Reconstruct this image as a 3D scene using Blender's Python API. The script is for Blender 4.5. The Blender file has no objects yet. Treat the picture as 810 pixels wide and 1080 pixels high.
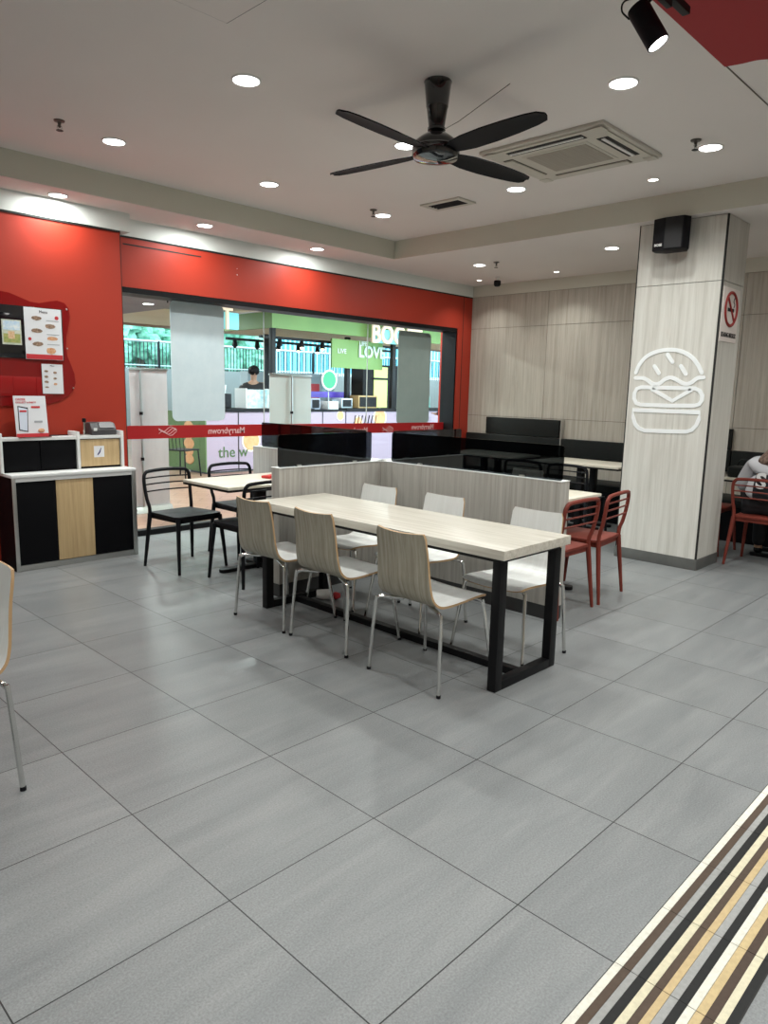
import bpy, bmesh, math, random
from mathutils import Matrix, Vector
random.seed(7)
S = bpy.context.scene
C = S.collection
PI = math.pi

# ------------------------------------------------------------------ camera
cam_d = bpy.data.cameras.new('camera')
cam = bpy.data.objects.new('camera', cam_d); C.objects.link(cam)
ax_r = Vector((0.69806, -0.71566, 0.02326)); ax_u = Vector((0.10238, 0.13191, 0.98596)); ax_f = Vector((0.70868, 0.68588, -0.16535))
m = Matrix(((ax_r.x, ax_u.x, -ax_f.x), (ax_r.y, ax_u.y, -ax_f.y), (ax_r.z, ax_u.z, -ax_f.z))).to_4x4()
m.translation = (0, 0, 1.485)
cam.matrix_world = m
cam_d.sensor_fit = 'VERTICAL'; cam_d.sensor_height = 36.0; cam_d.lens = 759.12 / 1080 * 36.0
cam_d.clip_start = 0.05; cam_d.clip_end = 200
S.camera = cam

# ------------------------------------------------------------------ world, exposure
W = bpy.data.worlds.new('world'); S.world = W; W.use_nodes = True
bg = W.node_tree.nodes['Background']; bg.inputs['Color'].default_value = (0.62, 0.86, 1.0, 1); bg.inputs['Strength'].default_value = 7.0
S.view_settings.view_transform = 'Standard'; S.view_settings.look = 'None'
S.view_settings.exposure = 0.0; S.view_settings.gamma = 1.0; S.view_settings.use_curve_mapping = False
S.cycles.use_denoising = True
S.cycles.max_bounces = 8; S.cycles.diffuse_bounces = 5; S.cycles.glossy_bounces = 4; S.cycles.transparent_max_bounces = 12
S.cycles.sample_clamp_indirect = 6.0
LAMP_W = 14.5          # one downlight of the dining room
MALL_W = 100.0          # one lamp of the mall outside

# ------------------------------------------------------------------ materials
def mat(name, col, rough=0.5, metal=0.0, spec=0.5, emit=None, estr=0.0, coat=0.0):
    M = bpy.data.materials.new(name); M.use_nodes = True
    b = M.node_tree.nodes['Principled BSDF']
    b.inputs['Base Color'].default_value = (*col, 1); b.inputs['Roughness'].default_value = rough
    b.inputs['Metallic'].default_value = metal; b.inputs['Specular IOR Level'].default_value = spec
    b.inputs['Coat Weight'].default_value = coat
    if emit:
        b.inputs['Emission Color'].default_value = (*emit, 1); b.inputs['Emission Strength'].default_value = estr
    return M
class NT:
    def __init__(s, M): s.t = M.node_tree; s.n = s.t.nodes; s.b = s.n['Principled BSDF']
    def add(s, ty, **kw):
        n = s.n.new(ty)
        for k, v in kw.items(): setattr(n, k, v)
        return n
    def ln(s, a, b): s.t.links.new(a, b)
    def math(s, op, a, b=None, c=None):
        n = s.n.new('ShaderNodeMath'); n.operation = op
        for i, v in enumerate((a, b, c)):
            if v is None: continue
            if isinstance(v, (int, float)): n.inputs[i].default_value = v
            else: s.ln(v, n.inputs[i])
        return n.outputs[0]
    def ramp(s, fac, stops):
        r = s.n.new('ShaderNodeValToRGB'); s.ln(fac, r.inputs[0])
        e = r.color_ramp.elements
        while len(e) < len(stops): e.new(0.5)
        for el, (p, c) in zip(e, stops): el.position = p; el.color = (*c, 1)
        return r.outputs[0]
def mottled(name, c1, c2, scale=(3, 3, 3), detail=4, rough=0.6, bump=0.0, space='Object', spec=0.5, metal=0.0, coat=0.0):
    M = mat(name, c1, rough, metal, spec, coat=coat); k = NT(M)
    if space == 'Object': co = k.add('ShaderNodeTexCoord').outputs['Object']
    else: co = k.add('ShaderNodeNewGeometry').outputs['Position']
    mp = k.add('ShaderNodeMapping'); mp.inputs['Scale'].default_value = scale; k.ln(co, mp.inputs['Vector'])
    nz = k.add('ShaderNodeTexNoise'); nz.inputs['Scale'].default_value = 1.0; nz.inputs['Detail'].default_value = detail; nz.inputs['Roughness'].default_value = 0.65
    k.ln(mp.outputs[0], nz.inputs['Vector'])
    k.ln(k.ramp(nz.outputs['Fac'], [(0.3, c1), (0.7, c2)]), k.b.inputs['Base Color'])
    if bump:
        bp = k.add('ShaderNodeBump'); bp.inputs['Strength'].default_value = bump; bp.inputs['Distance'].default_value = 0.01
        k.ln(nz.outputs['Fac'], bp.inputs['Height']); k.ln(bp.outputs[0], k.b.inputs['Normal'])
    return M
def glass_mat(name, tint, rough=0.0, strength=1.0):
    M = bpy.data.materials.new(name); M.use_nodes = True; t = M.node_tree; t.nodes.clear()
    o = t.nodes.new('ShaderNodeOutputMaterial'); mx = t.nodes.new('ShaderNodeMixShader')
    tr = t.nodes.new('ShaderNodeBsdfTransparent'); tr.inputs[0].default_value = (*tint, 1)
    gl = t.nodes.new('ShaderNodeBsdfGlossy'); gl.inputs['Roughness'].default_value = rough
    fr = t.nodes.new('ShaderNodeFresnel'); fr.inputs['IOR'].default_value = 1.45
    ge = t.nodes.new('ShaderNodeNewGeometry'); iv = t.nodes.new('ShaderNodeMath'); iv.operation = 'SUBTRACT'; iv.inputs[0].default_value = 1
    t.links.new(ge.outputs['Backfacing'], iv.inputs[1]); mu = t.nodes.new('ShaderNodeMath'); mu.operation = 'MULTIPLY'
    t.links.new(fr.outputs[0], mu.inputs[0]); t.links.new(iv.outputs[0], mu.inputs[1])
    t.links.new(mu.outputs[0], mx.inputs[0]); t.links.new(tr.outputs[0], mx.inputs[1]); t.links.new(gl.outputs[0], mx.inputs[2])
    t.links.new(mx.outputs[0], o.inputs['Surface'])
    return M

# floor tiles
def floor_tile_mat():
    M = mat('floor_tile', (0.2, 0.2, 0.2), 0.35, spec=0.30); k = NT(M)
    pos = k.add('ShaderNodeNewGeometry').outputs['Position']
    sx = k.add('ShaderNodeSeparateXYZ'); k.ln(pos, sx.inputs[0])
    u = k.math('DIVIDE', k.math('SUBTRACT', sx.outputs[0], 1.0645), 0.598)
    v = k.math('DIVIDE', k.math('SUBTRACT', sx.outputs[1], 1.0216), 0.602)
    def edge(a):
        f = k.math('FRACT', a); return k.math('MINIMUM', f, k.math('SUBTRACT', 1.0, f))
    d = k.math('MINIMUM', edge(u), edge(v))
    grout = k.math('LESS_THAN', d, 0.0033)
    fl = k.add('ShaderNodeCombineXYZ'); k.ln(k.math('FLOOR', u), fl.inputs[0]); k.ln(k.math('FLOOR', v), fl.inputs[1])
    wn = k.add('ShaderNodeTexWhiteNoise'); k.ln(fl.outputs[0], wn.inputs['Vector'])
    off = k.add('ShaderNodeVectorMath', operation='SCALE'); k.ln(wn.outputs['Color'], off.inputs[0]); off.inputs['Scale'].default_value = 30
    ad = k.add('ShaderNodeVectorMath', operation='ADD'); k.ln(pos, ad.inputs[0]); k.ln(off.outputs[0], ad.inputs[1])
    mp = k.add('ShaderNodeMapping'); mp.inputs['Rotation'].default_value = (0, 0, -0.25); mp.inputs['Scale'].default_value = (0.8, 5.5, 1); k.ln(ad.outputs[0], mp.inputs[0])
    n1 = k.add('ShaderNodeTexNoise'); n1.inputs['Scale'].default_value = 1.4; n1.inputs['Detail'].default_value = 6; n1.inputs['Roughness'].default_value = 0.62; n1.inputs['Distortion'].default_value = 0.7
    k.ln(mp.outputs[0], n1.inputs['Vector'])
    n2 = k.add('ShaderNodeTexNoise'); n2.inputs['Scale'].default_value = 160; n2.inputs['Detail'].default_value = 3; k.ln(pos, n2.inputs['Vector'])
    base = k.ramp(n1.outputs['Fac'], [(0.25, (0.158, 0.166, 0.170)), (0.5, (0.190, 0.197, 0.199)), (0.78, (0.232, 0.237, 0.236))])
    mx = k.add('ShaderNodeMix', data_type='RGBA', blend_type='MULTIPLY'); mx.inputs['Factor'].default_value = 1
    k.ln(base, mx.inputs[6])
    g = k.math('ADD', k.math('MULTIPLY', n2.outputs['Fac'], 0.85), k.math('ADD', k.math('MULTIPLY', wn.outputs['Value'], 0.10), 0.53))
    cg = k.add('ShaderNodeCombineColor'); [k.ln(g, cg.inputs[i]) for i in range(3)]
    k.ln(cg.outputs[0], mx.inputs[7])
    m2 = k.add('ShaderNodeMix', data_type='RGBA'); k.ln(grout, m2.inputs['Factor']); k.ln(mx.outputs[2], m2.inputs[6]); m2.inputs[7].default_value = (0.012, 0.012, 0.012, 1)
    k.ln(m2.outputs[2], k.b.inputs['Base Color'])
    k.ln(k.math('ADD', k.math('MULTIPLY', n1.outputs['Fac'], 0.16), 0.26), k.b.inputs['Roughness'])
    bp = k.add('ShaderNodeBump'); bp.inputs['Strength'].default_value = 0.25; bp.inputs['Distance'].default_value = 0.002
    k.ln(k.math('SUBTRACT', n2.outputs['Fac'], k.math('MULTIPLY', grout, 3.0)), bp.inputs['Height']); k.ln(bp.outputs[0], k.b.inputs['Normal'])
    return M
def brickish(name, c1, c2, mortar, bw, bh, rough=0.5, rot=0):
    M = mat(name, c1, rough); k = NT(M)
    pos = k.add('ShaderNodeNewGeometry').outputs['Position']
    mp = k.add('ShaderNodeMapping'); mp.inputs['Rotation'].default_value = (0, 0, rot); k.ln(pos, mp.inputs[0])
    b = k.add('ShaderNodeTexBrick'); b.offset = 0.5; b.inputs['Color1'].default_value = (*c1, 1); b.inputs['Color2'].default_value = (*c2, 1); b.inputs['Mortar'].default_value = (*mortar, 1)
    b.inputs['Scale'].default_value = 1; b.inputs['Brick Width'].default_value = bw; b.inputs['Row Height'].default_value = bh; b.inputs['Mortar Size'].default_value = 0.006
    k.ln(mp.outputs[0], b.inputs['Vector']); k.ln(b.outputs['Color'], k.b.inputs['Base Color'])
    return M
def wood_mat(name, c1, c2, scale, c3=None, rough=0.45, space='Position'):
    M = mat(name, c1, rough); k = NT(M)
    co = k.add('ShaderNodeTexCoord').outputs['Object'] if space == 'Object' else k.add('ShaderNodeNewGeometry').outputs['Position']
    mp = k.add('ShaderNodeMapping'); mp.inputs['Scale'].default_value = scale; k.ln(co, mp.inputs['Vector'])
    nz = k.add('ShaderNodeTexNoise'); nz.inputs['Scale'].default_value = 1; nz.inputs['Detail'].default_value = 5; nz.inputs['Roughness'].default_value = 0.7; nz.inputs['Distortion'].default_value = 0.3
    k.ln(mp.outputs[0], nz.inputs['Vector'])
    st = [(0.28, c1), (0.72, c2)] if not c3 else [(0.25, c1), (0.5, c3), (0.75, c2)]
    k.ln(k.ramp(nz.outputs['Fac'], st), k.b.inputs['Base Color'])
    return M

M_floor = floor_tile_mat()
M_mallfloor = brickish('mall_floor_tile', (0.25, 0.13, 0.085), (0.31, 0.18, 0.125), (0.11, 0.06, 0.045), 0.45, 0.22, 0.35, 0.78)
M_ceil = mottled('ceiling_paint', (0.76, 0.715, 0.69), (0.79, 0.745, 0.72), (0.8, 0.8, 0.8), 2, 0.85)
M_cream = mottled('beam_paint', (0.58, 0.57, 0.49), (0.62, 0.61, 0.53), (0.7, 0.7, 0.7), 2, 0.8)
M_fascia = mottled('white_fascia_paint', (0.70, 0.73, 0.70), (0.75, 0.78, 0.75), (1, 1, 1), 2, 0.6)
M_red = mottled('red_wall_laminate', (0.37, 0.032, 0.015), (0.41, 0.037, 0.018), (0.6, 0.6, 0.6), 2, 0.48, spec=0.35)
M_redceil = mat('red_ceiling_paint', (0.34, 0.022, 0.026), 0.75)
M_wood = wood_mat('greige_wall_laminate', (0.30, 0.265, 0.215), (0.52, 0.48, 0.41), (26, 26, 1.1), (0.42, 0.38, 0.32), 0.5)
M_woodlit = wood_mat('lit_wall_laminate', (0.48, 0.46, 0.41), (0.72, 0.71, 0.66), (24, 24, 1.0), (0.62, 0.60, 0.55), 0.45)  # same laminate as the walls; brighter light on the column put into colour
M_part = wood_mat('grey_partition_laminate', (0.27, 0.25, 0.22), (0.50, 0.48, 0.44), (32, 32, 1.2), (0.39, 0.37, 0.335), 0.45)
M_top = wood_mat('pale_oak_tabletop', (0.36, 0.325, 0.26), (0.66, 0.63, 0.56), (30, 1.3, 30), (0.54, 0.505, 0.435), 0.32)
M_topedge = wood_mat('tabletop_edge_laminate', (0.42, 0.38, 0.31), (0.52, 0.48, 0.41), (10, 1.2, 10), None, 0.4)
M_oak = wood_mat('oak_door_laminate', (0.40, 0.27, 0.13), (0.60, 0.44, 0.25), (45, 45, 1.3), (0.52, 0.37, 0.19), 0.5)
M_seatin = wood_mat('white_washed_ply_face', (0.74, 0.74, 0.71), (0.86, 0.87, 0.85), (2, 22, 2), None, 0.3, 'Object')
M_seatout = wood_mat('grey_oak_ply_back', (0.20, 0.175, 0.12), (0.52, 0.49, 0.41), (3, 38, 2.2), (0.37, 0.34, 0.265), 0.45, 'Object')
M_ply = mat('plywood_edge', (0.45, 0.29, 0.15), 0.6)
M_chrome = mat('chrome_tube', (0.72, 0.72, 0.70), 0.14, 1.0)
M_blackm = mottled('black_powder_coat', (0.004, 0.004, 0.005), (0.006, 0.006, 0.007), (40, 40, 40), 2, 0.45, spec=0.22)
M_blackpl = mottled('black_satin_plastic', (0.006, 0.006, 0.008), (0.009, 0.009, 0.011), (20, 20, 20), 2, 0.5, spec=0.16)
M_redpl = mottled('brick_red_plastic', (0.165, 0.030, 0.020), (0.19, 0.036, 0.024), (15, 15, 15), 2, 0.5, spec=0.25)
M_blacklam = mat('black_laminate', (0.003, 0.003, 0.004), 0.55, spec=0.10)
M_blackgloss = mat('black_gloss_paint', (0.006, 0.006, 0.008), 0.08, coat=1.0)
M_whitelam = mat('white_laminate', (0.74, 0.75, 0.74), 0.4)
M_alu = mat('brushed_aluminium', (0.52, 0.52, 0.50), 0.35, 1.0)
M_greybase = mottled('grey_skirting_tile', (0.085, 0.085, 0.08), (0.12, 0.12, 0.113), (6, 6, 6), 4, 0.45)
M_darkbase = mat('dark_skirting', (0.03, 0.03, 0.03), 0.45)
M_vinyl = mottled('black_vinyl_upholstery', (0.010, 0.011, 0.010), (0.012, 0.013, 0.012), (30, 30, 30), 3, 0.55, 0.15, spec=0.14)
M_white = mat('white_paint', (0.80, 0.80, 0.79), 0.5)
M_line = mat('dark_joint_and_shadow', (0.012, 0.011, 0.010), 0.7)  # joints, and the painted shadow lines under the fascia
M_linebrown = mat('laminate_joint', (0.12, 0.10, 0.08), 0.7)
M_glass = glass_mat('clear_shop_glass', (0.95, 0.985, 0.975))
M_darkwall = mat('dark_joinery', (0.03, 0.035, 0.045), 0.5)
M_dark = glass_mat('dark_tinted_acrylic', (0.22, 0.235, 0.245))
M_frost = mottled('frosted_film_blue', (0.60, 0.72, 0.77), (0.68, 0.79, 0.83), (5, 5, 5), 5, 0.5)
M_frost2 = mottled('frosted_film_grey', (0.30, 0.38, 0.36), (0.34, 0.42, 0.40), (5, 5, 5), 5, 0.5)
M_bandred = mat('red_vinyl_band', (0.42, 0.015, 0.018), 0.35)
M_pinktext = mat('pale_pink_lettering', (0.75, 0.45, 0.45), 0.4)
M_emit = mat('lamp_diffuser', (1, 1, 1), 0.5, emit=(1.0, 0.98, 0.95), estr=14.0)
M_emitsm = mat('small_lamp_glow', (1, 1, 1), 0.5, emit=(1.0, 0.93, 0.8), estr=8.0)
M_acryl = mat('dark_red_acrylic', (0.24, 0.008, 0.008), 0.18, coat=0.6)
M_paper = mat('printed_paper', (0.76, 0.77, 0.80), 0.5)
M_redprint = mat('red_print', (0.55, 0.03, 0.04), 0.5)
M_skin = mat('skin', (0.42, 0.24, 0.16), 0.5)

# ------------------------------------------------------------------ helpers
LOC = {}
def tag(o, label=None, cat=None, group=None, kind=None):
    if label: o['label'] = label
    if cat: o['category'] = cat
    if group: o['group'] = group
    if kind: o['kind'] = kind
    return o
def thing(name, label, cat, loc=(0, 0, 0), rz=0.0, group=None):
    o = bpy.data.objects.new(name, None); C.objects.link(o); o.empty_display_size = 0.1
    o.location = loc; o.rotation_euler = (0, 0, rz)
    LOC[o.name] = Matrix.Translation(loc) @ Matrix.Rotation(rz, 4, 'Z')
    return tag(o, label, cat, group)
def copy_tree(o, parent=None):
    c = o.copy(); C.objects.link(c)
    if parent is not None: c.parent = parent
    for ch in list(o.children): copy_tree(ch, c)
    return c
def dup(o, loc, rz, label, group=None):
    c = copy_tree(o); c.location = loc; c.rotation_euler = (0, 0, rz); c['label'] = label
    if group: c['group'] = group
    LOC[c.name] = Matrix.Translation(loc) @ Matrix.Rotation(rz, 4, 'Z')
    return c
class MB:
    def __init__(s): s.bm = bmesh.new()
    def _fin(s, vs, mi, bevel=0, seg=2):
        fs = {f for v in vs for f in v.link_faces}
        for f in fs: f.material_index = mi
        if bevel:
            es = list({e for v in vs for e in v.link_edges})
            r = bmesh.ops.bevel(s.bm, geom=es, offset=bevel, segments=seg, affect='EDGES', profile=0.6)
            for f in r['faces']: f.material_index = mi
    def box(s, x0, x1, y0, y1, z0, z1, bevel=0, mi=0, rot=None, at=None, seg=2):
        vs = bmesh.ops.create_cube(s.bm, size=1)['verts']
        c = Vector(((x0 + x1) / 2, (y0 + y1) / 2, (z0 + z1) / 2))
        for v in vs: v.co = Vector((v.co.x * (x1 - x0), v.co.y * (y1 - y0), v.co.z * (z1 - z0))) + c
        if rot is not None:
            p = Vector(at) if at is not None else c
            for v in vs: v.co = rot @ (v.co - p) + p
        s._fin(vs, mi, bevel, seg); return s
    def prism(s, pts, axis, a0, a1, mi=0, bevel=0):
        def mk(p, a):
            return {'x': (a, p[0], p[1]), 'y': (p[0], a, p[1]), 'z': (p[0], p[1], a)}[axis]
        lo = [s.bm.verts.new(mk(p, a0)) for p in pts]; hi = [s.bm.verts.new(mk(p, a1)) for p in pts]
        fs = [s.bm.faces.new(lo), s.bm.faces.new(hi[::-1])]
        n = len(pts)
        for i in range(n): fs.append(s.bm.faces.new((lo[i], hi[i], hi[(i + 1) % n], lo[(i + 1) % n])))
        bmesh.ops.recalc_face_normals(s.bm, faces=fs)
        s._fin(lo + hi, mi, bevel); return s
    def tube(s, pts, r, seg=8, mi=0, closed=False, flat=None):
        P = [Vector(p) for p in pts]; n = len(P)
        R = r if isinstance(r, (list, tuple)) else [r] * n
        rings = []; up = None
        for i in range(n):
            a = P[i - 1] if (i > 0 or closed) else P[i]; b = P[(i + 1) % n] if (i < n - 1 or closed) else P[i]
            t = (b - a).normalized()
            if up is None:
                up = Vector((0, 0, 1)) if abs(t.z) < 0.9 else Vector((1, 0, 0))
            side = t.cross(up)
            if side.length < 1e-4: side = t.orthogonal()
            side.normalize(); upn = side.cross(t).normalized(); up = upn
            fx = flat if flat else 1.0
            rings.append([s.bm.verts.new(P[i] + R[i] * (math.cos(2 * PI * k / seg) * side * fx + math.sin(2 * PI * k / seg) * upn)) for k in range(seg)])
        fs = []
        for i in range(n if closed else n - 1):
            A, B = rings[i], rings[(i + 1) % n]
            for k in range(seg): fs.append(s.bm.faces.new((A[k], A[(k + 1) % seg], B[(k + 1) % seg], B[k])))
        if not closed:
            fs.append(s.bm.faces.new(rings[0][::-1])); fs.append(s.bm.faces.new(rings[-1]))
        for f in fs: f.material_index = mi
        bmesh.ops.recalc_face_normals(s.bm, faces=fs)
        return s
    def lathe(s, prof, center=(0, 0, 0), seg=24, mi=0, mat4=None):
        c = Vector(center); rings = []
        for r, z in prof:
            rings.append([s.bm.verts.new(Vector((r * math.cos(2 * PI * k / seg), r * math.sin(2 * PI * k / seg), z))) for k in range(seg)])
        fs = []
        for A, B in zip(rings, rings[1:]):
            for k in range(seg): fs.append(s.bm.faces.new((A[k], A[(k + 1) % seg], B[(k + 1) % seg], B[k])))
        fs.append(s.bm.faces.new(rings[0][::-1])); fs.append(s.bm.faces.new(rings[-1]))
        for f in fs: f.material_index = mi
        bmesh.ops.recalc_face_normals(s.bm, faces=fs)
        for R in rings:
            for v in R: v.co = (mat4 @ v.co if mat4 is not None else v.co) + c
        return s
    def blob(s, c, r, sub=2, mi=0, noise=0.0, scl=(1, 1, 1)):
        vs = bmesh.ops.create_icosphere(s.bm, subdivisions=sub, radius=1)['verts']
        for v in vs:
            k = 1 + random.uniform(-noise, noise)
            v.co = Vector((v.co.x * r * scl[0] * k + c[0], v.co.y * r * scl[1] * k + c[1], v.co.z * r * scl[2] * k + c[2]))
        s._fin(vs, mi); return s
    def build(s, name, mats, parent=None, world=True, smooth=35, **tg):
        bm = s.bm
        if not isinstance(mats, (list, tuple)): mats = [mats]
        if smooth:
            lim = math.radians(smooth)
            for f in bm.faces: f.smooth = True
            for e in bm.edges:
                if len(e.link_faces) == 2: e.smooth = e.calc_face_angle(0) < lim
        loc = Vector((0, 0, 0))
        if parent is not None:
            if world:
                M = LOC.get(parent.name)
                if M is not None: bmesh.ops.transform(bm, matrix=M.inverted(), verts=bm.verts)
        elif world and tg.get('kind') != 'structure':
            xs = [v.co.x for v in bm.verts]; ys = [v.co.y for v in bm.verts]; zs = [v.co.z for v in bm.verts]
            loc = Vector(((min(xs) + max(xs)) / 2, (min(ys) + max(ys)) / 2, min(zs)))
            bmesh.ops.translate(bm, vec=-loc, verts=bm.verts)
        me = bpy.data.meshes.new(name); bm.to_mesh(me); bm.free()
        for x in mats: me.materials.append(x)
        o = bpy.data.objects.new(name, me); C.objects.link(o); o.location = loc
        if parent is not None:
            o.parent = parent
            if parent.name in LOC: pass
            # a part built in world coordinates sits under a mesh parent that already carries the thing's frame
            if world and parent.name not in LOC and parent.get('_frame'):
                M = Matrix([parent['_frame'][i:i + 4] for i in (0, 4, 8, 12)])
                me.transform(M.inverted())
            fr = LOC.get(parent.name)
            if fr is not None: o['_frame'] = [v for row in fr for v in row]
            elif parent.get('_frame'): o['_frame'] = list(parent['_frame'])
        else:
            o['_frame'] = [v for row in Matrix.Translation(loc) for v in row]
        tag(o, tg.get('label'), tg.get('cat'), tg.get('group'), tg.get('kind'))
        return o
def struct(name, mb, mats, parent=None, smooth=35):
    return mb.build(name, mats, parent, smooth=smooth, kind=None if parent else 'structure')
AX = {'-y': ((1, 0, 0), (0, 0, 1)), '-x': ((0, -1, 0), (0, 0, 1)), 'up': ((1, 0, 0), (0, 1, 0))}
def text(name, body, size, at, face, M, parent, mirror=False, depth=0.002, align='CENTER', world=True, sx=1.0, space=1.0, bold=0.0):
    cu = bpy.data.curves.new(name, 'FONT'); cu.body = body; cu.size = size; cu.extrude = depth / 2; cu.align_x = align; cu.align_y = 'CENTER'
    cu.space_character = space; cu.resolution_u = 3; cu.offset = bold
    ob = bpy.data.objects.new(name + '_tmp', cu); C.objects.link(ob)
    bpy.context.view_layer.update()
    me = bpy.data.meshes.new_from_object(ob.evaluated_get(bpy.context.evaluated_depsgraph_get()))
    bpy.data.objects.remove(ob); bpy.data.curves.remove(cu)
    xa, ya = (Vector(v) for v in AX[face]); za = xa.cross(ya)
    if mirror: xa = -xa
    xa = xa * sx
    T = Matrix(((xa.x, ya.x, za.x, at[0]), (xa.y, ya.y, za.y, at[1]), (xa.z, ya.z, za.z, at[2]), (0, 0, 0, 1)))
    b = MB(); b.bm.from_mesh(me); bpy.data.meshes.remove(me)
    bmesh.ops.transform(b.bm, matrix=T, verts=b.bm.verts)
    if mirror: bmesh.ops.reverse_faces(b.bm, faces=b.bm.faces)
    for f in b.bm.faces: f.material_index = 0
    return b.build(name, M, parent, world=world, smooth=0)
def rrect(x0, x1, z0, z1, r, n=5):
    out = []
    for cx, cz, a0 in ((x1 - r, z1 - r, 0), (x0 + r, z1 - r, 90), (x0 + r, z0 + r, 180), (x1 - r, z0 + r, 270)):
        for i in range(n + 1):
            a = math.radians(a0 + 90 * i / n); out.append((cx + r * math.cos(a), cz + r * math.sin(a)))
    return out
def bez(pts, n=6):      # Catmull-Rom through points
    P = [Vector(p) for p in pts]; out = []
    for i in range(len(P) - 1):
        a = P[i - 1] if i else P[0] * 2 - P[1]; b, c = P[i], P[i + 1]; d = P[i + 2] if i + 2 < len(P) else P[-1] * 2 - P[-2]
        for k in range(n):
            t = k / n
            out.append(0.5 * ((2 * b) + (c - a) * t + (2 * a - 5 * b + 4 * c - d) * t * t + (3 * b - a - 3 * c + d) * t ** 3))
    out.append(P[-1]); return out

# ================================================================== THE ROOM
RX0, RY0 = -3.0, -3.0     # the room goes on behind the camera
WX = 8.42                 # face of the laminate end wall
struct('floor', MB().box(RX0, WX + 0.15, RY0, 6.70, -0.12, 0.0), M_floor)
struct('ceiling', MB().box(RX0, 6.22, RY0, 5.95, 3.17, 3.35), M_ceil)
# lowered soffits beyond the recess
M_sof = M_ceil
struct('trim_1', MB().prism([(RX0, 5.93), (6.20, 5.93), (6.20, RY0), (WX + 0.15, RY0), (WX + 0.15, 6.85), (RX0, 6.85)], 'z', 2.975, 3.34), [M_cream])
struct('trim_2', MB().prism([(RX0, 5.934), (6.204, 5.934), (6.204, RY0), (WX + 0.14, RY0), (WX + 0.14, 6.84), (RX0, 6.84)], 'z', 2.971, 2.9749), M_sof)
# walls
struct('wall_left', MB().box(1.25, 3.10, 6.30, 6.69, 0, 2.812).box(RX0, 1.2499, 6.34, 6.69, 0, 2.812, mi=2).box(3.0985, 3.104, 6.2985, 6.50, 0, 2.812, mi=1), [M_red, M_line, M_darkwall])
struct('trim_3', MB().box(RX0, 3.19, 6.285, 6.60, 2.815, 2.973).box(RX0, 3.10, 6.290, 6.40, 2.800, 2.8149, mi=1), [M_fascia, M_line])  # dark strip under the fascia paints its shadow line
struct('trim_4', MB().box(3.191, WX, 6.480, 6.60, 2.822, 2.972).box(3.105, WX, 6.486, 6.56, 2.806, 2.8219, mi=1), [M_fascia, M_line])  # shadow line below the fascia painted as a dark strip here too
hd = MB().box(3.105, 8.26, 6.492, 6.75, 2.375, 2.806).box(3.22, 4.03, 6.490, 6.4925, 2.744, 2.756, mi=1)
hd.box(8.105, WX, 6.4921, 6.80, 0, 2.8059)
hd.box(8.212, 8.222, 6.4905, 6.4925, 0, 2.806, mi=1)
hd.box(4.445, 4.455, 6.490, 6.4925, 2.628, 2.638, mi=2).box(4.446, 4.452, 6.490, 6.4925, 2.690, 2.696, mi=2)
struct('wall_back', hd, [M_red, M_line, M_white])
# end wall of laminate panels (seams are grooves with a dark back)
wr = MB().box(WX, WX + 0.15, RY0, 6.49, 0, 2.975)
ew = MB()
ys = [-3.0, -2.01, -0.80, 0.41, 1.61, 2.82, 4.03, 5.245, 6.49]
zs = [0, 1.178, 2.386, 2.82]
for a, b in zip(ys, ys[1:]):
    for c, d in zip(zs, zs[1:]): ew.box(WX - 0.012, WX, a + 0.0025, b - 0.0025, c + 0.0025, d - 0.0025)
we = struct('wall_right', wr, M_linebrown)
struct('cladding', ew, M_wood, we)
struct('trim_5', MB().box(WX - 0.016, WX, RY0, 6.48, 2.822, 2.972), M_cream)
# unseen sides of the room
struct('wall_front', MB().box(RX0, WX, RY0 - 0.15, RY0, 0, 3.2), M_wood)
struct('wall_far_left', MB().box(RX0 - 0.15, RX0, RY0, 6.69, 0, 3.2), M_wood)
# recess steps are the edges of trim_1; stripes inlaid in the floor
cols = [(0.66, 0.64, 0.56), (0.085, 0.060, 0.045), (0.30, 0.30, 0.29), (0.022, 0.022, 0.022), (0.60, 0.55, 0.40), (0.085, 0.060, 0.045), (0.50, 0.38, 0.21),
        (0.32, 0.32, 0.31), (0.022, 0.022, 0.022), (0.66, 0.64, 0.56), (0.52, 0.40, 0.22), (0.075, 0.052, 0.04), (0.62, 0.57, 0.42), (0.022, 0.022, 0.022)]
yb = [0.716, 0.694, 0.672, 0.652, 0.629, 0.607, 0.587, 0.567, 0.546, 0.524, 0.503, 0.481, 0.459, 0.438, 0.417]
sm = [mottled('stripe_tile_%s' % n, tuple(c * 0.85 for c in col), tuple(c * 1.03 for c in col), (60, 60, 60), 3, 0.55, spec=0.12) for n, col in zip(
    ['ivory', 'brown', 'grey', 'black', 'cream', 'umber', 'sand', 'silver', 'coal', 'chalk', 'tan', 'mocha', 'butter', 'jet'], cols)]
st = MB().box(-2.9, 8.3, 0.414, 0.7185, 0.0002, 0.0012, mi=14)
x = 1.6637 - 0.2985 * 15
while x < 8.2:
    for i in range(14):
        st.box(x + 0.0011, x + 0.2985 - 0.0011, yb[i + 1] + 0.0005, yb[i] - 0.0005, 0.0005, 0.0022, mi=i)
    x += 0.2985
struct('trim_6', st, sm + [M_line], smooth=0)

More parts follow.
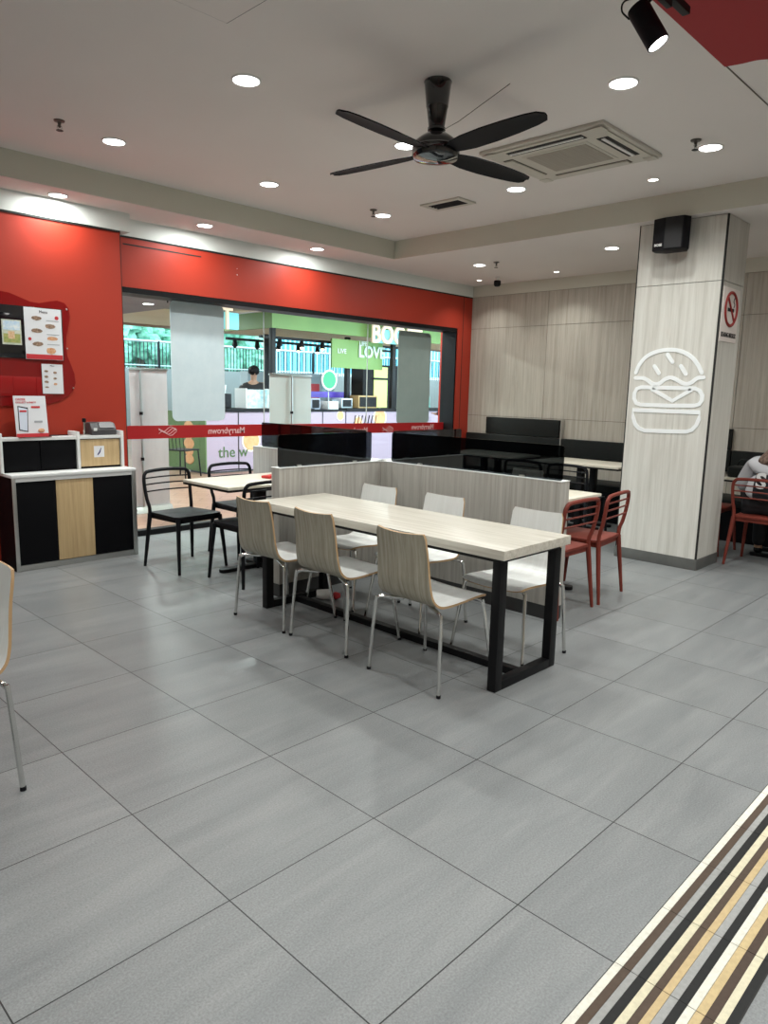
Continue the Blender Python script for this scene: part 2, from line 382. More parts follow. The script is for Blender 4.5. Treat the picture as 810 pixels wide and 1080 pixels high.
# window wall: frame, threshold, glass
wf = MB()
wf.box(3.11, 8.08, 6.496, 6.75, 2.325, 2.3745)
wf.box(3.11, 8.08, 6.64, 6.74, 0.0, 0.055)
wf.box(8.080, 8.1045, 6.505, 6.75, 0.0, 2.374)
wf.box(3.108, 3.135, 6.66, 6.72, 0.0, 2.32)
win = struct('window_1', wf, M_blackm)
for i, (a, b) in enumerate(((3.136, 4.925), (4.931, 6.538), (6.544, 8.079))):
    struct('pane', MB().box(a, b, 6.685, 6.695, 0.056, 2.317), M_glass, win)
struct('glass_joint', MB().box(4.9252, 4.9308, 6.684, 6.696, 0.056, 2.317).box(6.5382, 6.5438, 6.684, 6.696, 0.056, 2.317), mat('silicone', (0.55, 0.57, 0.55), 0.5), win)

# column
cx0, cx1, cy0, cy1 = 6.31, 6.80, 2.305, 3.055
cm = MB().box(cx0 + 0.012, cx1 - 0.012, cy0 + 0.012, cy1 - 0.012, 0, 2.9709)
colm = struct('column', cm, M_line)
cl = MB()
for a, b in ((0.098, 2.446), (2.451, 2.966)):
    cl.box(cx0, cx0 + 0.012, cy0 + 0.014, cy1 - 0.009, a, b); cl.box(cx0 + 0.009, cx1 - 0.004, cy0, cy0 + 0.012, a, b)
    cl.box(cx0 + 0.009, cx1 - 0.004, cy1 - 0.012, cy1, a, b); cl.box(cx1 - 0.012, cx1, cy0 + 0.004, cy1 - 0.004, a, b)
struct('cladding', cl, M_woodlit, colm)
struct('corner_profile', MB().box(cx0 - 0.001, cx0 + 0.0135, cy0 - 0.001, cy0 + 0.0135, 0.0975, 2.968).box(cx0 - 0.001, cx0 + 0.012, cy1 - 0.0085, cy1 + 0.001, 0.0975, 2.968), M_line, colm)
struct('skirting', MB().box(cx0 - 0.006, cx1 + 0.006, cy0 - 0.006, cy1 + 0.006, 0, 0.097, 0.002), M_greybase, colm)

# ================================================================== CEILING FITTINGS
def lamp_light(parent, r, w, color=(0.965, 1.0, 0.965), z=-0.012, spread=140):
    L = bpy.data.lights.new('downlight_lamp', 'AREA'); L.shape = 'DISK'; L.size = 2 * r; L.energy = w; L.color = color; L.spread = math.radians(spread)
    o = bpy.data.objects.new('lamp', L); C.objects.link(o); o.parent = parent; o.location = (0, 0, z)
    return o
def downlight(loc, label, group, r=0.075, w=None, small=False, spread=150):
    w = LAMP_W if w is None else w
    t = thing('ceiling_light', label, 'light', loc, 0, group)
    MB().lathe([(r + 0.008, 0.0), (r + 0.006, -0.006), (r, -0.009), (r - 0.004, -0.006), (r - 0.004, 0.0)], seg=32).build('frame', M_white, t, world=False)
    MB().lathe([(r - 0.005, -0.001), (r - 0.005, -0.0055), (r * 0.5, -0.0068), (0.001, -0.007)], seg=24).build('diffuser', M_emitsm if small else M_emit, t, world=False)
    lamp_light(t, r * 0.85, w, spread=110 if small else spread)
    return t
G1 = 'round downlights in the recessed ceiling'
for x, y, lb in [(2.54, 3.60, 'large round white downlight left of the black fan, nearest the hatch'),
                 (2.52, 5.16, 'round white downlight at far left of the recessed ceiling, beside a sprinkler'),
                 (3.87, 5.17, 'round white downlight in the recessed ceiling above the wide red header'),
                 (3.90, 3.65, 'round white downlight partly behind the black fan motor'),
                 (5.24, 5.18, 'round white downlight near the recess corner, beside a sprinkler'),
                 (5.28, 3.67, 'round white downlight just below the air conditioner cassette'),
                 (3.92, 2.06, 'large round white downlight between fan and red ceiling, near the spotlight'),
                 (5.26, 2.09, 'round white downlight right of the air conditioner beside a sprinkler')]:
    downlight((x, y, 3.17), lb, G1)
for x in (-1.55, -0.20, 1.15, 2.53, 3.9, 5.27):
    for y in (0.5, -1.05): downlight((x, y, 3.1575), 'round white downlight in the ceiling over the counter side, out of the picture', 'downlights behind the viewpoint', w=LAMP_W * 1.15)
for x in (-1.55, -0.20, 1.15):
    for y in (2.07, 3.65, 5.17): downlight((x, y, 3.17), 'round white downlight in the ceiling at the near left, out of the picture', 'downlights at the near left', w=LAMP_W * 0.15)
G2 = 'round downlights in the lower soffit'
for x, y, lb in [(2.515, 6.141, 'soffit downlight over the red wall at far left of the picture'),
                 (3.857, 6.142, 'soffit downlight above the left end of the red window header'),
                 (5.242, 6.16, 'soffit downlight above the middle of the red window header'),
                 (7.05, 5.36, 'soffit downlight left of the ceiling sprinkler near the laminate end wall'),
                 (7.05, 3.70, 'soffit downlight left of the column top, in front of the laminate end wall')]:
    downlight((x, y, 2.971), lb, G2, 0.07, w=LAMP_W * 0.68, spread=180)
for x, y in ((1.15, 6.141), (-0.2, 6.141), (7.3, 0.9), (7.05, -1.1)):
    downlight((x, y, 2.971), 'soffit downlight just outside the picture', 'soffit downlights outside the picture', 0.07, w=LAMP_W * 0.8)
G3 = 'small spot downlights'
downlight((5.728, 2.698, 3.17), 'small square-lit spot downlight between the cassette and the column', G3, 0.04, 4, True)
downlight((7.97, 6.055, 2.971), 'small spot downlight in the far corner beside the black camera', G3, 0.035, 4, True)
downlight((7.97, 4.89, 2.971), 'small spot downlight close to the middle of the laminate end wall', G3, 0.035, 4, True)

def sprinkler(loc, label):
    t = thing('sprinkler', label, 'sprinkler', loc, 0, 'ceiling sprinklers')
    MB().lathe([(0.035, 0), (0.032, -0.008), (0.012, -0.012), (0.008, -0.03), (0.012, -0.034), (0.004, -0.045)], seg=16).build('body', mat('sprinkler_metal', (0.12, 0.11, 0.10), 0.35, 0.8), t, world=False)
    MB().tube([(0.012, 0, -0.03), (0.016, 0, -0.045), (0.0, 0, -0.06), (-0.016, 0, -0.045), (-0.012, 0, -0.03)], 0.003, 6).build('frame', M_alu, t, world=False)
    MB().lathe([(0.022, -0.060), (0.022, -0.063)], seg=14).build('deflector', M_blackm, t, world=False)
sprinkler((2.10, 5.05, 3.17), 'ceiling sprinkler at far left above the red wall')
sprinkler((5.03, 5.10, 3.17), 'ceiling sprinkler beside the downlight at the recess corner')
sprinkler((5.06, 2.11, 3.17), 'ceiling sprinkler beside the downlight right of the cassette')
sprinkler((7.02, 5.10, 2.971), 'ceiling sprinkler on the lower soffit by the end wall')
t = thing('security_camera', 'small black dome camera hanging from the lower soffit', 'camera', (7.90, 5.71, 2.971))
MB().lathe([(0.03, 0), (0.03, -0.012), (0.012, -0.016), (0.012, -0.05)], seg=16).build('mount', M_white, t, world=False)
MB().lathe([(0.038, -0.045), (0.044, -0.055), (0.044, -0.10), (0.03, -0.118), (0.005, -0.122)], seg=18).build('housing', M_blackpl, t, world=False)

# air conditioner cassette
t = thing('air_conditioner', 'off-white square ceiling cassette air conditioner with dark louvre slots', 'air conditioner', (4.765, 2.87, 3.17))
M_ac = mat('aged_white_plastic', (0.56, 0.53, 0.47), 0.5); M_acg = mottled('intake_grille', (0.30, 0.27, 0.23), (0.36, 0.33, 0.28), (3, 120, 3), 2, 0.6)
hx, hy = 0.43, 0.475
pn = MB().box(-hx, hx, -hy, hy, -0.022, -0.0005, 0.006)
pn.prism([(-hx + 0.03, -hy + 0.03), (hx - 0.03, -hy + 0.03), (hx - 0.03, hy - 0.03), (-hx + 0.03, hy - 0.03)], 'z', -0.032, -0.0215)
pn.build('panel', M_ac, t, world=False)
gr = MB().box(-0.20, 0.20, -0.23, 0.23, -0.0385, -0.0325, 0.002)
gr.build('intake_grille', M_acg, t, world=False)
MB().box(-0.225, 0.225, -0.255, 0.255, -0.036, -0.0322, 0.002).build('grille_frame', M_ac, t, world=False)
for sx_, sy_, ln_, horiz, openn in ((-0.325, 0, 0.58, False, True), (0.325, 0, 0.58, False, False), (0, -0.365, 0.46, True, True), (0, 0.365, 0.46, True, False)):
    if horiz: b = MB().box(sx_ - ln_ / 2, sx_ + ln_ / 2, sy_ - 0.04, sy_ + 0.04, -0.0345, -0.0322)
    else: b = MB().box(sx_ - 0.04, sx_ + 0.04, sy_ - ln_ / 2, sy_ + ln_ / 2, -0.0345, -0.0322)
    so = b.build('air_slot', M_line if openn else M_linebrown, t, world=False)
    w = 0.012 if openn else 0.033
    if horiz: b = MB().box(sx_ - ln_ / 2 + 0.01, sx_ + ln_ / 2 - 0.01, sy_ - w, sy_ + w, -0.041, -0.0346, 0.002)
    else: b = MB().box(sx_ - w, sx_ + w, sy_ - ln_ / 2 + 0.01, sy_ + ln_ / 2 - 0.01, -0.041, -0.0346, 0.002)
    b.build('flap', M_white if openn else M_ac, so, world=False)
for sx_ in (-1, 1):
    for sy_ in (-1, 1): MB().box(sx_ * 0.37 - 0.045, sx_ * 0.37 + 0.045, sy_ * 0.42 - 0.04, sy_ * 0.42 + 0.04, -0.0345, -0.032, 0.002).build('corner_cover', M_ac, t, world=False)
# return air vent
t = thing('ceiling_vent', 'small rectangular off-white ceiling vent with dark slots behind the fan', 'vent', (5.29, 4.41, 3.17))
vf = MB()
for a in ((-0.125, 0.125, -0.225, -0.175), (-0.125, 0.125, 0.175, 0.225), (-0.125, -0.075, -0.175, 0.175), (0.075, 0.125, -0.175, 0.175)): vf.box(*a, -0.014, 0, 0.003)
vf.build('frame', M_ac, t, world=False)
MB().box(-0.075, 0.075, -0.175, 0.175, -0.002, -0.0005).build('backing', M_line, t, world=False)
for i in range(4):
    MB().box(-0.06 + i * 0.04 - 0.007, -0.06 + i * 0.04 + 0.007, -0.174, 0.174, -0.011, -0.009, rot=Matrix.Rotation(0.6, 3, 'Y')).build('slat', M_blackpl, t, world=False)
# hatch
t = thing('ceiling_hatch', 'square flush access hatch outlined on the ceiling at top left', 'hatch', (1.81, 2.84, 3.17))
MB().box(-0.30, 0.30, -0.30, 0.30, -0.004, -0.0005).build('hatch_frame', M_line, t, world=False)
MB().box(-0.294, 0.294, -0.294, 0.294, -0.007, -0.0045, 0.001).build('hatch_panel', M_ceil, t, world=False)
# red ceiling panel, track and spotlight
pts = [(-2.9, 1.575), (4.05, 1.575)] + [tuple(p) for p in bez([(4.05, 1.575, 0), (4.07, 1.50, 0), (4.10, 1.39, 0), (4.30, 1.20, 0), (4.9, 1.02, 0), (6.1, 0.95, 0)], 5)]
pts = [(p[0], p[1]) for p in pts] + [(6.1, -2.9), (-2.9, -2.9)]
seen = []
for p in pts:
    if not seen or (abs(p[0] - seen[-1][0]) + abs(p[1] - seen[-1][1])) > 1e-4: seen.append(p)
struct('trim_7', MB().prism(seen, 'z', 3.158, 3.1695), M_redceil)
struct('trim_8', MB().box(4.06, 6.19, 1.573, 1.579, 3.1665, 3.1699), M_linebrown)
t = thing('track_light', 'black spotlight on a short black ceiling track at the edge of the red ceiling', 'spotlight', (3.02, 1.45, 3.157))
MB().box(2.35, 3.265, 1.434, 1.466, 3.082, 3.112, 0.003).box(2.5, 2.52, 1.44, 1.46, 3.112, 3.158).box(3.12, 3.14, 1.44, 1.46, 3.112, 3.158).build('track', M_blackpl, t)
MB().box(2.93, 3.10, 1.438, 1.462, 3.050, 3.0818, 0.004).build('adapter', M_blackpl, t)
sp0, sp1 = Vector((2.868, 1.475, 2.985)), Vector((2.905, 1.392, 2.838))
d = (sp1 - sp0).normalized(); q = d.to_track_quat('-Z', 'Y').to_matrix().to_4x4()
L_ = (sp1 - sp0).length
hs = MB().lathe([(0.024, 0.0), (0.040, -0.006), (0.043, -0.02), (0.043, -L_), (0.040, -L_ - 0.002), (0.037, -L_ + 0.004)], center=sp0, seg=28, mat4=q).build('lamp_housing', M_blackpl, t)
MB().lathe([(0.036, -L_ + 0.005), (0.036, -L_ - 0.001), (0.001, -L_ - 0.004)], center=sp0, seg=24, mat4=q).build('lens', M_emit, t)
MB().tube([(2.97, 1.45, 3.055), (2.95, 1.46, 3.03), sp0 + Vector((0.045, 0.02, -0.03)), sp0 + Vector((0.046, -0.0, -0.07))], 0.006, 8).build('bracket', M_blackm, t)
MB().tube(bez([(2.955, 1.455, 3.06), (2.90, 1.48, 3.03), sp0 + Vector((-0.06, 0.02, 0.0)), sp0 + Vector((-0.075, 0.02, -0.04)), sp0 + Vector((-0.03, 0.012, -0.055))], 6), 0.0035, 6).build('cable', M_blackm, t)
L = bpy.data.lights.new('spot_lamp', 'SPOT'); L.energy = 60; L.spot_size = math.radians(50); L.shadow_soft_size = 0.03; L.color = (1, 0.97, 0.92)
lo = bpy.data.objects.new('lamp', L); C.objects.link(lo); lo.parent = t
lm = q.copy(); lm.translation = sp1 + d * 0.012 - Vector((3.02, 1.45, 3.157)); lo.matrix_local = lm

# ceiling fan
t = thing('ceiling_fan', 'glossy black four-bladed ceiling fan on a tapered canopy', 'ceiling fan', (3.25, 2.81, 3.17))
MB().lathe([(0.075, 0), (0.078, -0.006), (0.073, -0.02), (0.062, -0.13), (0.062, -0.133), (0.058, -0.14), (0.045, -0.235), (0.050, -0.24), (0.050, -0.252), (0.040, -0.256)], seg=32).build('canopy', M_blackgloss, t, world=False)
MB().lathe([(0.02, -0.24), (0.045, -0.262), (0.085, -0.285), (0.122, -0.315), (0.130, -0.335), (0.128, -0.345), (0.128, -0.352), (0.132, -0.357), (0.132, -0.385), (0.122, -0.400), (0.07, -0.412), (0.03, -0.417), (0.001, -0.418)], seg=40).build('motor_housing', M_blackgloss, t, world=False)
MB().lathe([(0.1295, -0.338), (0.1325, -0.340), (0.1325, -0.346), (0.1295, -0.348)], seg=40).build('trim_ring', mat('smoked_chrome', (0.2, 0.2, 0.2), 0.1, 1.0), t, world=False)
M_blade = mat('black_blade', (0.006, 0.006, 0.008), 0.55, spec=0.15)
for k, a in enumerate((97, 183, 263, 353)):
    bm_ = MB(); R_ = Matrix.Rotation(math.radians(a), 4, 'Z')
    prof = [(0.11, 0.035), (0.17, 0.052), (0.25, 0.066), (0.40, 0.072), (0.55, 0.068), (0.68, 0.058), (0.745, 0.044), (0.765, 0.018)]
    top = []; bot = []
    for r_, w_ in prof:
        tw = 0.24 - 0.14 * r_
        row = []
        for s_ in (-1, -0.5, 0, 0.5, 1):
            yy = s_ * w_; zz = -0.365 - yy * math.tan(tw) + 0.006 * (1 - s_ * s_)
            row.append(R_ @ Vector((r_, yy, zz)))
        top.append([bm_.bm.verts.new(p) for p in row]); bot.append([bm_.bm.verts.new(p - Vector((0, 0, 0.007))) for p in row])
    n = len(prof); fs = []
    for i in range(n - 1):
        for j in range(4):
            fs.append(bm_.bm.faces.new((top[i][j], top[i + 1][j], top[i + 1][j + 1], top[i][j + 1]))); fs.append(bm_.bm.faces.new((bot[i][j], bot[i][j + 1], bot[i + 1][j + 1], bot[i + 1][j])))
        for j in (0, 4): fs.append(bm_.bm.faces.new((top[i][j], bot[i][j], bot[i + 1][j], top[i + 1][j])))
    for i in (0, n - 1):
        for j in range(4): fs.append(bm_.bm.faces.new((top[i][j], top[i][j + 1], bot[i][j + 1], bot[i][j])))
    bmesh.ops.recalc_face_normals(bm_.bm, faces=fs)
    bm_.build('blade', M_blade, t, world=False)
MB().tube([(0.01, 0, -0.262), (0.09, -0.08, -0.20), (0.28, -0.28, -0.001)], 0.0018, 6).build('safety_wire', M_blackm, t, world=False)

# speaker on the column
t = thing('wall_speaker', 'black trapezoid loudspeaker mounted high on the laminate column', 'speaker', (6.20, 2.715, 2.70))
sp = MB().prism([(6.305, 2.62), (6.305, 2.80), (6.235, 2.865), (6.14, 2.855), (6.115, 2.75), (6.125, 2.59), (6.20, 2.565)], 'z', 2.705, 2.965, bevel=0.008)
body = sp.build('cabinet', M_blackpl, t)
MB().prism([(6.1135, 2.74), (6.1235, 2.60), (6.118, 2.60), (6.108, 2.74)], 'z', 2.715, 2.955).build('grille', mottled('speaker_grille', (0.006, 0.006, 0.007), (0.012, 0.012, 0.013), (200, 200, 200), 2, 0.7), t)
MB().box(6.225, 6.311, 2.66, 2.76, 2.72, 2.90, 0.003).build('wall_bracket', M_blackm, t)
text('logo_plate', 'BOSE', 0.028, (6.108, 2.79, 2.745), '-x', M_white, t, bold=0.0006)

# burger outline on the column
M_wsign = mat('white_vinyl_cutout', (0.86, 0.88, 0.88), 0.4)
t = thing('burger_sign', 'white outline drawing of a burger on the laminate column', 'wall decal', (6.308, 2.69, 1.19))
def stroke(pts, w, closed=False, parent=None, name='outline'):
    P = [Vector((0, p[0], p[1])) for p in pts]; n = len(P); b = MB(); L0 = []; L1 = []
    for i in range(n):
        a = P[i - 1] if (i or closed) else P[i]; c = P[(i + 1) % n] if (i < n - 1 or closed) else P[i]
        dd = (c - a).normalized(); nn = Vector((0, -dd.z, dd.y)) * w / 2
        L0.append(P[i] + nn); L1.append(P[i] - nn)
    xf, xb = 6.3050, 6.3098
    def v(p, x): return b.bm.verts.new((x, p.y, p.z))
    A = [v(p, xf) for p in L0]; B = [v(p, xf) for p in L1]; A2 = [v(p, xb) for p in L0]; B2 = [v(p, xb) for p in L1]
    fs = []
    for i in range(n if closed else n - 1):
        j = (i + 1) % n
        fs += [b.bm.faces.new((A[i], A[j], B[j], B[i])), b.bm.faces.new((A2[i], B2[i], B2[j], A2[j])), b.bm.faces.new((A[i], A2[i], A2[j], A[j])), b.bm.faces.new((B[i], B[j], B2[j], B2[i]))]
    if not closed:
        for i in (0, n - 1): fs.append(b.bm.faces.new((A[i], B[i], B2[i], A2[i])))
        for i in (0, n - 1): b.prism([(P[i].y + w / 2 * math.cos(k * PI / 5), P[i].z + w / 2 * math.sin(k * PI / 5)) for k in range(10)], 'x', xf + 0.0002, xb)
    bmesh.ops.recalc_face_normals(b.bm, faces=fs)
    return b.build(name, M_wsign, parent, smooth=0)
def cr2(p, n=4, closed=False):
    if closed:
        q_ = p[-2:] + p + p[:2]
        o = bez([(a, b, 0) for a, b in q_], n)
        o = o[2 * n:-(2 * n)]; return [(v.x, v.y) for v in o]
    return [(v.x, v.y) for v in bez([(a, b, 0) for a, b in p], n)]
SW = 0.034
stroke(cr2([(2.988, 1.704), (2.961, 1.774), (2.902, 1.843), (2.815, 1.884), (2.701, 1.899), (2.596, 1.883), (2.507, 1.836), (2.445, 1.769), (2.407, 1.703)]), SW, False, t, 'bun_top_outline')
for a in ([(2.822, 1.76), (2.777, 1.698)], [(2.713, 1.858), (2.665, 1.793)], [(2.588, 1.759), (2.54, 1.691)]): stroke(a, SW, False, t, 'sesame_seed')
stroke(cr2([(2.988, 1.656), (2.951, 1.656), (2.913, 1.654), (2.875, 1.637), (2.836, 1.611), (2.79, 1.603), (2.752, 1.617), (2.722, 1.643), (2.671, 1.661), (2.617, 1.644), (2.571, 1.619), (2.528, 1.607), (2.486, 1.62), (2.455, 1.645), (2.428, 1.66), (2.387, 1.662)]), SW, False, t, 'lettuce_outline')
stroke([(2.931, 1.575), (2.68, 1.573), (2.448, 1.57), (2.408, 1.552), (2.384, 1.512), (2.384, 1.471), (2.402, 1.438), (2.443, 1.425), (2.667, 1.419), (2.921, 1.42), (2.963, 1.433), (2.986, 1.473), (2.986, 1.521), (2.967, 1.561)], SW, True, t, 'patty_outline')
stroke([(2.826, 1.559), (2.635, 1.461), (2.481, 1.558)], SW, False, t, 'cheese_outline')
stroke([(2.99, 1.37), (2.68, 1.37), (2.393, 1.37), (2.395, 1.311), (2.411, 1.26), (2.444, 1.219), (2.49, 1.201), (2.664, 1.195), (2.864, 1.191), (2.922, 1.209), (2.959, 1.247), (2.981, 1.304)], SW, True, t, 'bun_bottom_outline')

# no smoking sign on the side of the column
t = thing('no_smoking_sign', 'white no smoking sign with red ring on the side of the column', 'sign', (6.53, 2.303, 1.96))
MB().box(6.335, 6.715, 2.298, 2.3045, 1.965, 2.405, 0.001).build('sign_board', mat('sign_white', (0.84, 0.76, 0.72), 0.5), t)
ring = MB(); ring.tube([(6.525 + 0.135 * math.cos(a * PI / 20), 2.2965, 2.235 + 0.135 * math.sin(a * PI / 20)) for a in range(40)], 0.013, 6, closed=True)
M_darkred = mat('sign_red', (0.30, 0.022, 0.018), 0.6)
ring.build('red_ring', M_darkred, t)
MB().tube([(6.435, 2.2962, 2.33), (6.615, 2.2962, 2.14)], 0.010, 6).build('red_slash', M_darkred, t)
MB().box(6.455, 6.60, 2.2965, 2.298, 2.215, 2.243).build('cigarette', M_blackpl, t)
MB().tube(bez([(6.585, 2.2965, 2.25), (6.60, 2.2965, 2.28), (6.575, 2.2965, 2.30), (6.59, 2.2965, 2.33)], 5), 0.004, 5).build('smoke_line', M_blackpl, t)
text('lettering', 'DILARANG MEROKOK', 0.055, (6.525, 2.297, 2.02), '-y', M_blackpl, t, sx=0.62, bold=0.0008)

# ================================================================== LEFT WALL: MENU BOARD
t = thing('menu_board', 'dark red wavy acrylic menu backing on the red wall', 'menu board', (2.1, 6.299, 1.31))
wav = [(2.153, 2.189), (2.23, 2.163), (2.309, 2.136), (2.378, 2.131), (2.451, 2.15), (2.524, 2.166), (2.584, 2.152), (2.619, 2.107), (2.626, 2.04), (2.61, 1.965), (2.589, 1.878), (2.579, 1.791), (2.588, 1.717), (2.616, 1.644), (2.641, 1.57), (2.647, 1.494), (2.624, 1.431), (2.578, 1.38), (2.507, 1.341), (2.419, 1.316)]
left = [(2 * 1.95 - x_, z_) for x_, z_ in reversed(wav)]
full = wav + [(2.2, 1.30), (1.95, 1.30), (1.7, 1.30)] + left + [(1.85, 2.20), (2.05, 2.20)]
MB().prism(full, 'y', 6.286, 6.2985).build('acrylic_backing', M_acryl, t)
MB().box(1.40, 2.555, 6.272, 6.2855, 1.68, 2.095, 0.003).build('black_display', M_blackgloss, t)
pic = MB().box(2.075, 2.222, 6.2695, 6.2718, 1.785, 1.98, mi=0)
pic.box(2.085, 2.212, 6.2688, 6.2694, 1.90, 1.97, mi=1).box(2.085, 2.212, 6.2688, 6.2694, 1.80, 1.87, mi=2).box(2.12, 2.17, 6.2684, 6.2688, 1.83, 1.89, mi=3)
pic.build('framed_picture', [mottled('picture_print', (0.45, 0.5, 0.42), (0.7, 0.72, 0.6), (40, 40, 40), 4, 0.5), mottled('picture_sky', (0.4, 0.6, 0.8), (0.8, 0.85, 0.85), (30, 30, 30), 3), mottled('picture_field', (0.2, 0.32, 0.08), (0.5, 0.45, 0.15), (50, 50, 50), 3), mottled('picture_food', (0.6, 0.35, 0.15), (0.8, 0.6, 0.4), (60, 60, 60), 3)], t)
MB().box(1.45, 2.45, 6.280, 6.2858, 1.375, 1.535, 0.001).box(2.32, 2.326, 6.277, 6.28, 1.378, 1.53).box(2.14, 2.146, 6.277, 6.28, 1.378, 1.53).build('brochure_pocket', mat('red_acrylic_pocket', (0.30, 0.012, 0.012), 0.2), t)
for p in ((2.60, 2.10), (2.59, 1.78), (2.625, 1.45)):
    MB().lathe([(0.006, 0), (0.006, -0.006), (0.003, -0.008)], center=(p[0], 6.286, p[1]), seg=10, mat4=Matrix.Rotation(-PI / 2, 4, 'X')).build('fixing_screw', M_alu, t)
M_food = [mottled('food_photo_brown', (0.09, 0.045, 0.03), (0.45, 0.3, 0.2), (70, 70, 70), 3), mottled('food_photo_orange', (0.5, 0.16, 0.05), (0.75, 0.5, 0.3), (70, 70, 70), 3), mat('grey_print', (0.35, 0.36, 0.38), 0.5)]
def poster(name, label, x0, x1, z0, z1, yf, cells, bottom=True):
    t = thing(name, label, 'poster', ((x0 + x1) / 2, yf, z0))
    MB().box(x0, x1, yf, yf + 0.0025, z0, z1).build('sheet', M_paper, t)
    if bottom: MB().box(x0 + 0.002, x1 - 0.002, yf - 0.0008, yf, z0 + 0.002, z0 + 0.1 * (z1 - z0)).build('red_footer', M_redprint, t)
    for cx_, cz_, w_, h_, k in cells:
        a, b = x0 + cx_ * (x1 - x0), z0 + cz_ * (z1 - z0); hw, hh = w_ * (x1 - x0) / 2, h_ * (z1 - z0) / 2
        nn = 8
        MB().prism([(a + hw * math.cos(2 * PI * i / nn) * random.uniform(0.85, 1.1), b + hh * math.sin(2 * PI * i / nn) * random.uniform(0.85, 1.1)) for i in range(nn)], 'y', yf - 0.0012, yf - 0.0002).build('meal_picture', M_food[k], t)
    return t
t = poster('menu_poster', 'large white menu poster with meal pictures on the black display', 2.247, 2.544, 1.678, 2.09, 6.266,
       [(0.32, 0.80, 0.32, 0.09, 0), (0.68, 0.66, 0.3, 0.10, 0), (0.32, 0.56, 0.32, 0.09, 0), (0.72, 0.42, 0.32, 0.08, 1), (0.33, 0.30, 0.3, 0.09, 0), (0.68, 0.18, 0.30, 0.13, 1)])
text('heading', 'Menu', 0.03, (2.40, 6.2655, 2.06), '-y', M_blackpl, t)
MB().lathe([(0.016, 0), (0.016, 0.001)], center=(2.505, 6.2655, 2.02), seg=16, mat4=Matrix.Rotation(PI / 2, 4, 'X')).build('red_dot', M_redprint, t)
MB().lathe([(0.013, 0), (0.013, 0.001)], center=(2.283, 6.2655, 1.84), seg=16, mat4=Matrix.Rotation(PI / 2, 4, 'X')).build('red_dot', M_redprint, t)
for z_ in (1.99, 1.88, 1.80):
    MB().box(2.42, 2.52, 6.2652, 6.2658, z_, z_ + 0.006).build('text_line', M_food[2], t)
t = poster('menu_leaflet', 'small white leaflet with dark meal pictures taped below the menu poster', 2.366, 2.536, 1.40, 1.643, 6.270,
       [(0.2, 0.76, 0.2, 0.08, 0), (0.2, 0.57, 0.2, 0.09, 0), (0.2, 0.40, 0.22, 0.09, 0), (0.2, 0.22, 0.22, 0.06, 0), (0.62, 0.72, 0.18, 0.08, 0), (0.62, 0.52, 0.18, 0.08, 0), (0.62, 0.33, 0.2, 0.08, 1)], False)
text('heading', 'Menu', 0.016, (2.451, 6.2695, 1.63), '-y', M_blackpl, t)

# ================================================================== TRAY CABINET
t = thing('tray_cabinet', 'two-tier black cabinet with white edges and an oak door by the red wall', 'cabinet', (2.47, 6.10, 0))
MB().box(1.99, 2.96, 5.962, 6.28, 0.045, 0.725).build('carcass', M_blacklam, t)
for a in ((1.966, 1.992), (2.958, 2.984)): MB().box(a[0], a[1], 5.935, 6.285, 0.0, 0.748, 0.002, mi=0).build('side_panel', M_blacklam if a[0] < 2 else M_whitelam, t)
for a in ((1.964, 1.994), (2.956, 2.986)): MB().box(a[0], a[1], 5.928, 5.9349, 0.0, 0.75, 0.002).build('edge_strip', M_alu, t)
MB().box(1.962, 2.988, 5.925, 6.285, 0.7485, 0.772, 0.004).box(1.995, 2.955, 5.935, 5.962, 0.716, 0.7484).build('worktop', M_whitelam, t)
MB().box(1.995, 2.955, 5.94, 5.962, 0.002, 0.046).build('plinth', M_alu, t)
MB().box(1.996, 2.301, 5.945, 5.962, 0.05, 0.714, 0.001).build('door', M_blacklam, t)
MB().box(2.305, 2.609, 5.945, 5.962, 0.05, 0.714, 0.001).build('door', M_oak, t, label='pale oak door')
MB().box(2.613, 2.954, 5.945, 5.962, 0.05, 0.714, 0.001).build('door', M_blacklam, t)
MB().box(1.975, 2.95, 6.125, 6.28, 0.7725, 1.05).build('hutch', M_blacklam, t)
MB().box(1.972, 2.255, 6.113, 6.1249, 0.79, 1.02, 0.001).build('hutch_panel', M_blacklam, t)
MB().box(2.262, 2.548, 6.113, 6.1249, 0.79, 1.02, 0.001).build('hutch_panel', M_blacklam, t)
MB().box(2.590, 2.935, 6.113, 6.1249, 0.79, 1.02, 0.001).build('hutch_panel', M_oak, t, label='pale oak upper panel')
for a in ((1.945, 1.971), (2.556, 2.582), (2.944, 2.970)): MB().box(a[0], a[1], 6.095, 6.285, 0.7725, 1.09, 0.006).build('divider', M_whitelam, t)
MB().box(1.9715, 2.5555, 6.10, 6.2, 1.026, 1.052, 0.002).box(2.5825, 2.9435, 6.10, 6.2, 1.026, 1.052, 0.002).build('top_rail', M_whitelam, t)
stk = MB().box(2.705, 2.795, 6.1115, 6.1128, 0.865, 0.962).build('sticker', M_paper, t)
MB().tube([(2.735, 6.111, 0.885), (2.755, 6.111, 0.91), (2.768, 6.111, 0.945)], [0.005, 0.006, 0.002], 6).build('sticker_mark', mat('dark_blue_ink', (0.03, 0.03, 0.15), 0.5), stk)

